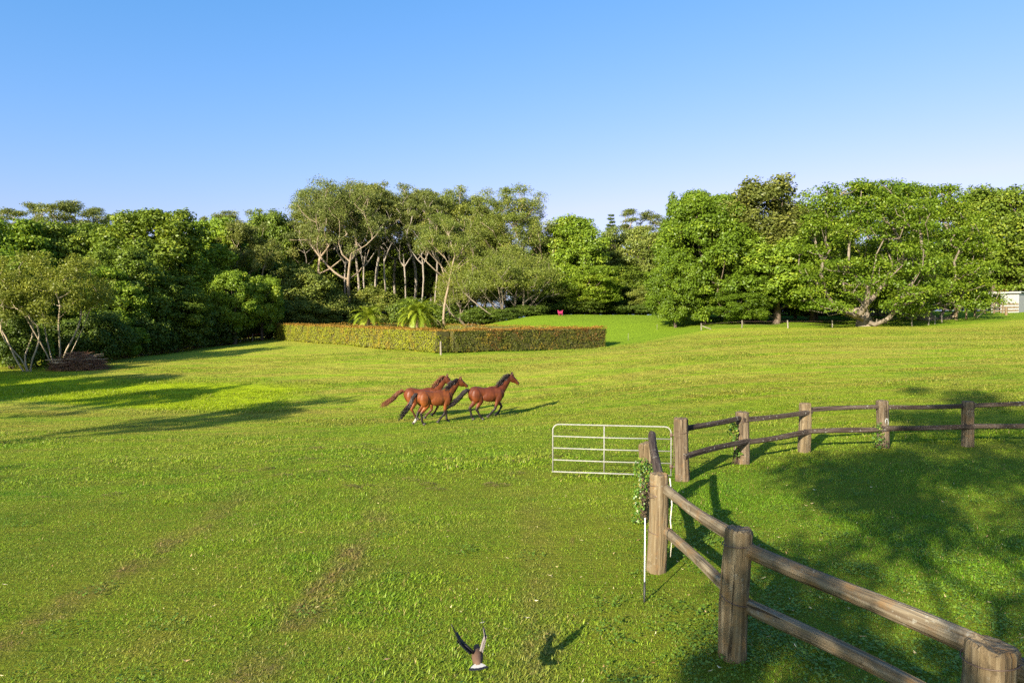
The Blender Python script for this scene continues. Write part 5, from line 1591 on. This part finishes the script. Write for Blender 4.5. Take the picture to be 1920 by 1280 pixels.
for f in (.45, .85):
    for i in range(len(tops)-1):
        a, b = tops[i], tops[i+1]
        m = MB(); m.tube([(a[0], a[1], z1(a[0], a[1])+lp[i][2]*f), (b[0], b[1], z1(b[0], b[1])+lp[i+1][2]*f)], [.008]*2, 5); m.build('wire', M_WIRE, lf)
rail(lf, rng, (20.5, 73.5, z1(20.5, 73.5)+.45), (21.3, 73.1, z1(21.3, 73.1)+.03), .07, .08, M_OLDW)
# lone stakes on the lawn
for i, (x, y, h_, lb) in enumerate(((12.6, 74.0, .75, 'thin pale marker stake on the lawn right of the hedge'), (17.0, 80.0, .6, 'thin pale marker stake higher up the lawn slope'), (.2, 88, .35, 'tiny pale marker on the lawn edge behind the hedge'))):
    m = MB(); m.tube([(0, 0, -.1), (0, 0, h_*.9), (0.01, 0, h_)], [.022, .02, .012], 8); o = m.build('marker_stake', M_OLDW, None, True, (x, y, z1(x, y))); tag(o, lb, 'stake')
hpx = link('hedge_post', log_mesh(rng, 1.35, .085, .085, M_OLDW, 'hedge_post', sides=12, rings=6), None, (-6.15, 58.85, z1(-6.15, 58.85)-.2)); tag(hpx, 'old pale post standing at the front corner of the hedge', 'post')

# stumps, logs and rails at the right
def solo_post(name, x, y, h_, w_, lb, m_=None):
    o = link(name, log_mesh(rng, h_+.2, w_, w_, m_ or M_POST, name, sides=14, rings=6), None, (x, y, z1(x, y)-.2), (rng.uniform(-.04, .04), rng.uniform(-.04, .04), 0)); tag(o, lb, 'post'); return o
solo_post('strainer_post', 52.0, 80.0, 1.55, .17, 'stout pale strainer post under the right fig')
solo_post('strainer_post', 53.6, 80.6, 1.15, .10, 'thinner pale post beside the strainer post under the fig')
solo_post('yard_post', 62.2, 86.0, 1.1, .17, 'orange brown post by itself in front of the white shed')
solo_post('yard_post', 57.3, 84.5, 1.0, .14, 'short dark post left of the orange brown yard post')
yf = empty('rail_yard', (0, 0, 0)); tag(yf, 'low stock yard of pale timber rails beside the white shed', 'stock yard')
yp = [(62.2, 91.5), (63.2, 91.3), (64.2, 91.0), (65.2, 90.8)]
for x, y in yp: link('post', log_mesh(rng, 1.75, .10, .10, M_POST, 'yard_fence_post', sides=12, rings=6), yf, (x, y, z1(x, y)-.2))
for i in range(3):
    for zz in (.35, .8, 1.2):
        (ax_, ay_), (bx_, by_) = yp[i], yp[i+1]
        rail(yf, rng, (ax_, ay_-.1, z1(ax_, ay_)+zz), (bx_, by_-.1, z1(bx_, by_)+zz), .06, .13, M_RAIL)
rf_ = empty('log_heap', (67.5, 86.0, z1(67.5, 86))); tag(rf_, 'tangle of pale logs at the right edge before the shed', 'log heap')
for i in range(11):
    x_ = rng.uniform(-1.3, 1.6); z_ = .12+.95*rng.uniform(); L = rng.uniform(1.6, 3.2)
    o = rail(rf_, rng, (x_-L/2, rng.uniform(-.5, .5), z_+rng.uniform(-.1, .1)), (x_+L/2, rng.uniform(-.5, .5), max(.1, z_+rng.uniform(-.35, .35))), .13, .13, M_OLDW); o.name = 'log'

# ------------------------------------------------------------------ white shed
def corr_mat(name, col, axis_=0, n=60, rough=.45):
    t = NT(name); O = t.coord('Object'); sp = t.n('ShaderNodeSeparateXYZ'); t.l(O, sp.inputs[0])
    w = t.math('SINE', t.math('MULTIPLY', sp.outputs[axis_], n))
    ns = t.noise(O, 2.0, 4, .6)
    return t.done(t.principled(t.mix(ns, tuple(x*.85 for x in col), col), rough, .4, t.bump(w, .5, .02)))
M_SHED = corr_mat('white_shed_sheet', (0.30, 0.295, 0.275), 0, 40)
M_SROOF = corr_mat('shed_roof_sheet', (0.55, 0.56, 0.56), 0, 40)
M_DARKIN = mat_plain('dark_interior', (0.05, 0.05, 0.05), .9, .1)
sh = empty('shed', (66.7, 95.0, z1(66.7, 95)), R(-50)); tag(sh, 'white metal shed with one dark open bay at the right edge', 'shed')
SH = 2.75
def part(name, mat, parent, *boxes):
    m = MB()
    for b in boxes: m.box(*b)
    return m.build(name, mat, parent)
part('front_wall', M_SHED, sh, (1.12, 3.1, 0, .06, 0, SH))
part('side_wall', M_SHED, sh, (3.04, 3.10, .07, 5.0, 0, SH-.15))
part('left_wall', M_SHED, sh, (-.06, 0, .6, 5.0, 0, SH-.2))
part('back_wall', M_DARKIN, sh, (0, 3.03, 4.9, 4.98, 0, SH-.25))
part('partition_wall', M_DARKIN, sh, (1.13, 1.19, .07, 4.89, 0, SH-.25))
rf = part('roof', M_SROOF, sh, (-.35, 3.4, -.35, 5.3, SH, SH+.09))
part('fascia', M_SHED, rf, (-.35, 3.4, -.40, -.352, SH-.14, SH+.10))
for x in (.0, 1.06): part('bay_post', M_SHED, sh, (x-.04, x+.04, 0, .08, 0, SH-.002))
for z in (.18, .62, 1.06): part('wall_rail', M_RAIL, sh, (1.14, 3.08, -.07, -.004, z, z+.22))

# ------------------------------------------------------------------ house glimpsed behind the figs
M_HWALL = mat_plain('house_weatherboard', (0.15, 0.165, 0.20), .7, .2, .08, 2)
M_HROOF = corr_mat('house_roof_sheet', (0.20, 0.215, 0.26), 0, 30, .4)
M_GLASS = mat_plain('dark_window_glass', (0.03, 0.04, 0.05), .08, .6)
M_TRIM = mat_plain('white_trim', (0.42, 0.42, 0.41), .6, .3, .05)
ho = empty('house', (44.0, 102.0, z1(50, 100)-.2), R(-6)); tag(ho, 'blue grey weatherboard house half hidden behind the fig trees', 'house')
part('wall', M_HWALL, ho, (0, 15, 0, .15, .5, 3.4), (0, .15, .16, 8, .5, 3.4), (14.85, 15, .16, 8, .5, 3.4), (.16, 14.84, 7.85, 8, .5, 3.4))
m = MB(); m.add([(-.9, -2.6, 3.35), (15.9, -2.6, 3.35), (15.9, 8.8, 3.35), (-.9, 8.8, 3.35), (4, 3.1, 6.0), (11, 3.1, 6.0)], [(0, 1, 5, 4), (1, 2, 5), (2, 3, 4, 5), (3, 0, 4), (3, 2, 1, 0)])
m.build('roof', M_HROOF, ho)
part('verandah_floor', M_OLDW, ho, (-.3, 15.3, -2.3, -.02, .25, .48))
for k in range(7):
    x = -.1+k*2.53; part('verandah_post', M_TRIM, ho, (x-.06, x+.06, -2.25, -2.13, .485, 3.34))
for k in range(4):
    x = 1.4+k*3.6; w_ = part('window', M_TRIM, ho, (x, x+1.5, -.06, -.004, 1.3, 2.8)); part('pane', M_GLASS, w_, (x+.09, x+.71, -.085, -.063, 1.4, 2.7), (x+.79, x+1.41, -.085, -.063, 1.4, 2.7))

# ------------------------------------------------------------------ pink garden seat on the mound
M_PINK = mat_plain('magenta_paint', (0.24, 0.010, 0.055), .7, .4, .1)
px_, py_ = 6.9, 97.5
ps = empty('garden_seat', (px_, py_, z1(px_, py_)), R(8)); ps.scale = (.78, .78, .78); tag(ps, 'bright magenta butterfly shaped garden seat on top of the lawn mound', 'seat')
for s in (-1, 1):
    m = MB()
    O2 = [(0, .25), (.10*s, .22), (.36*s, .30), (.47*s, .62), (.50*s, 1.02), (.36*s, .98), (.12*s, .78), (0, .80)]
    V = [(x, .0+.18*z, z) for x, z in O2]+[(x, .07+.18*z, z) for x, z in O2]; n = len(O2)
    m.add(V, [tuple(range(n)), tuple(range(n, 2*n))[::-1]]+[(i, (i+1) % n, n+(i+1) % n, n+i) for i in range(n)])
    m.build('backrest_wing', M_PINK, ps)
part('seat', M_PINK, ps, (-.34, .34, -.42, .03, .33, .40))
for x in (-.28, .28):
    for y in (-.36, .0): part('leg', M_PINK, ps, (x-.035, x+.035, y-.035, y+.035, -.02, .328))

# ------------------------------------------------------------------ red rail at the left end of the hedge
M_RED = mat_plain('dull_red_rail', (0.20, 0.045, 0.035), .7, .2)
rg_ = empty('red_rail_fence', (0, 0, 0)); tag(rg_, 'short dull red rail on pale posts left of the hedge', 'fence')
q = [(-36.4, 91.5), (-34.9, 91.8), (-33.6, 92.2)]
for x, y in q: link('post', log_mesh(rng, 1.15, .06, .06, M_OLDW, 'red_fence_post', sides=10, rings=5), rg_, (x, y, z1(x, y)-.2))
for i, (za, zb) in enumerate(((.25, .85), (.85, .80))):
    rail(rg_, rng, (*q[i], z1(*q[i])+za), (*q[i+1], z1(*q[i+1])+zb), .06, .09, M_RED)
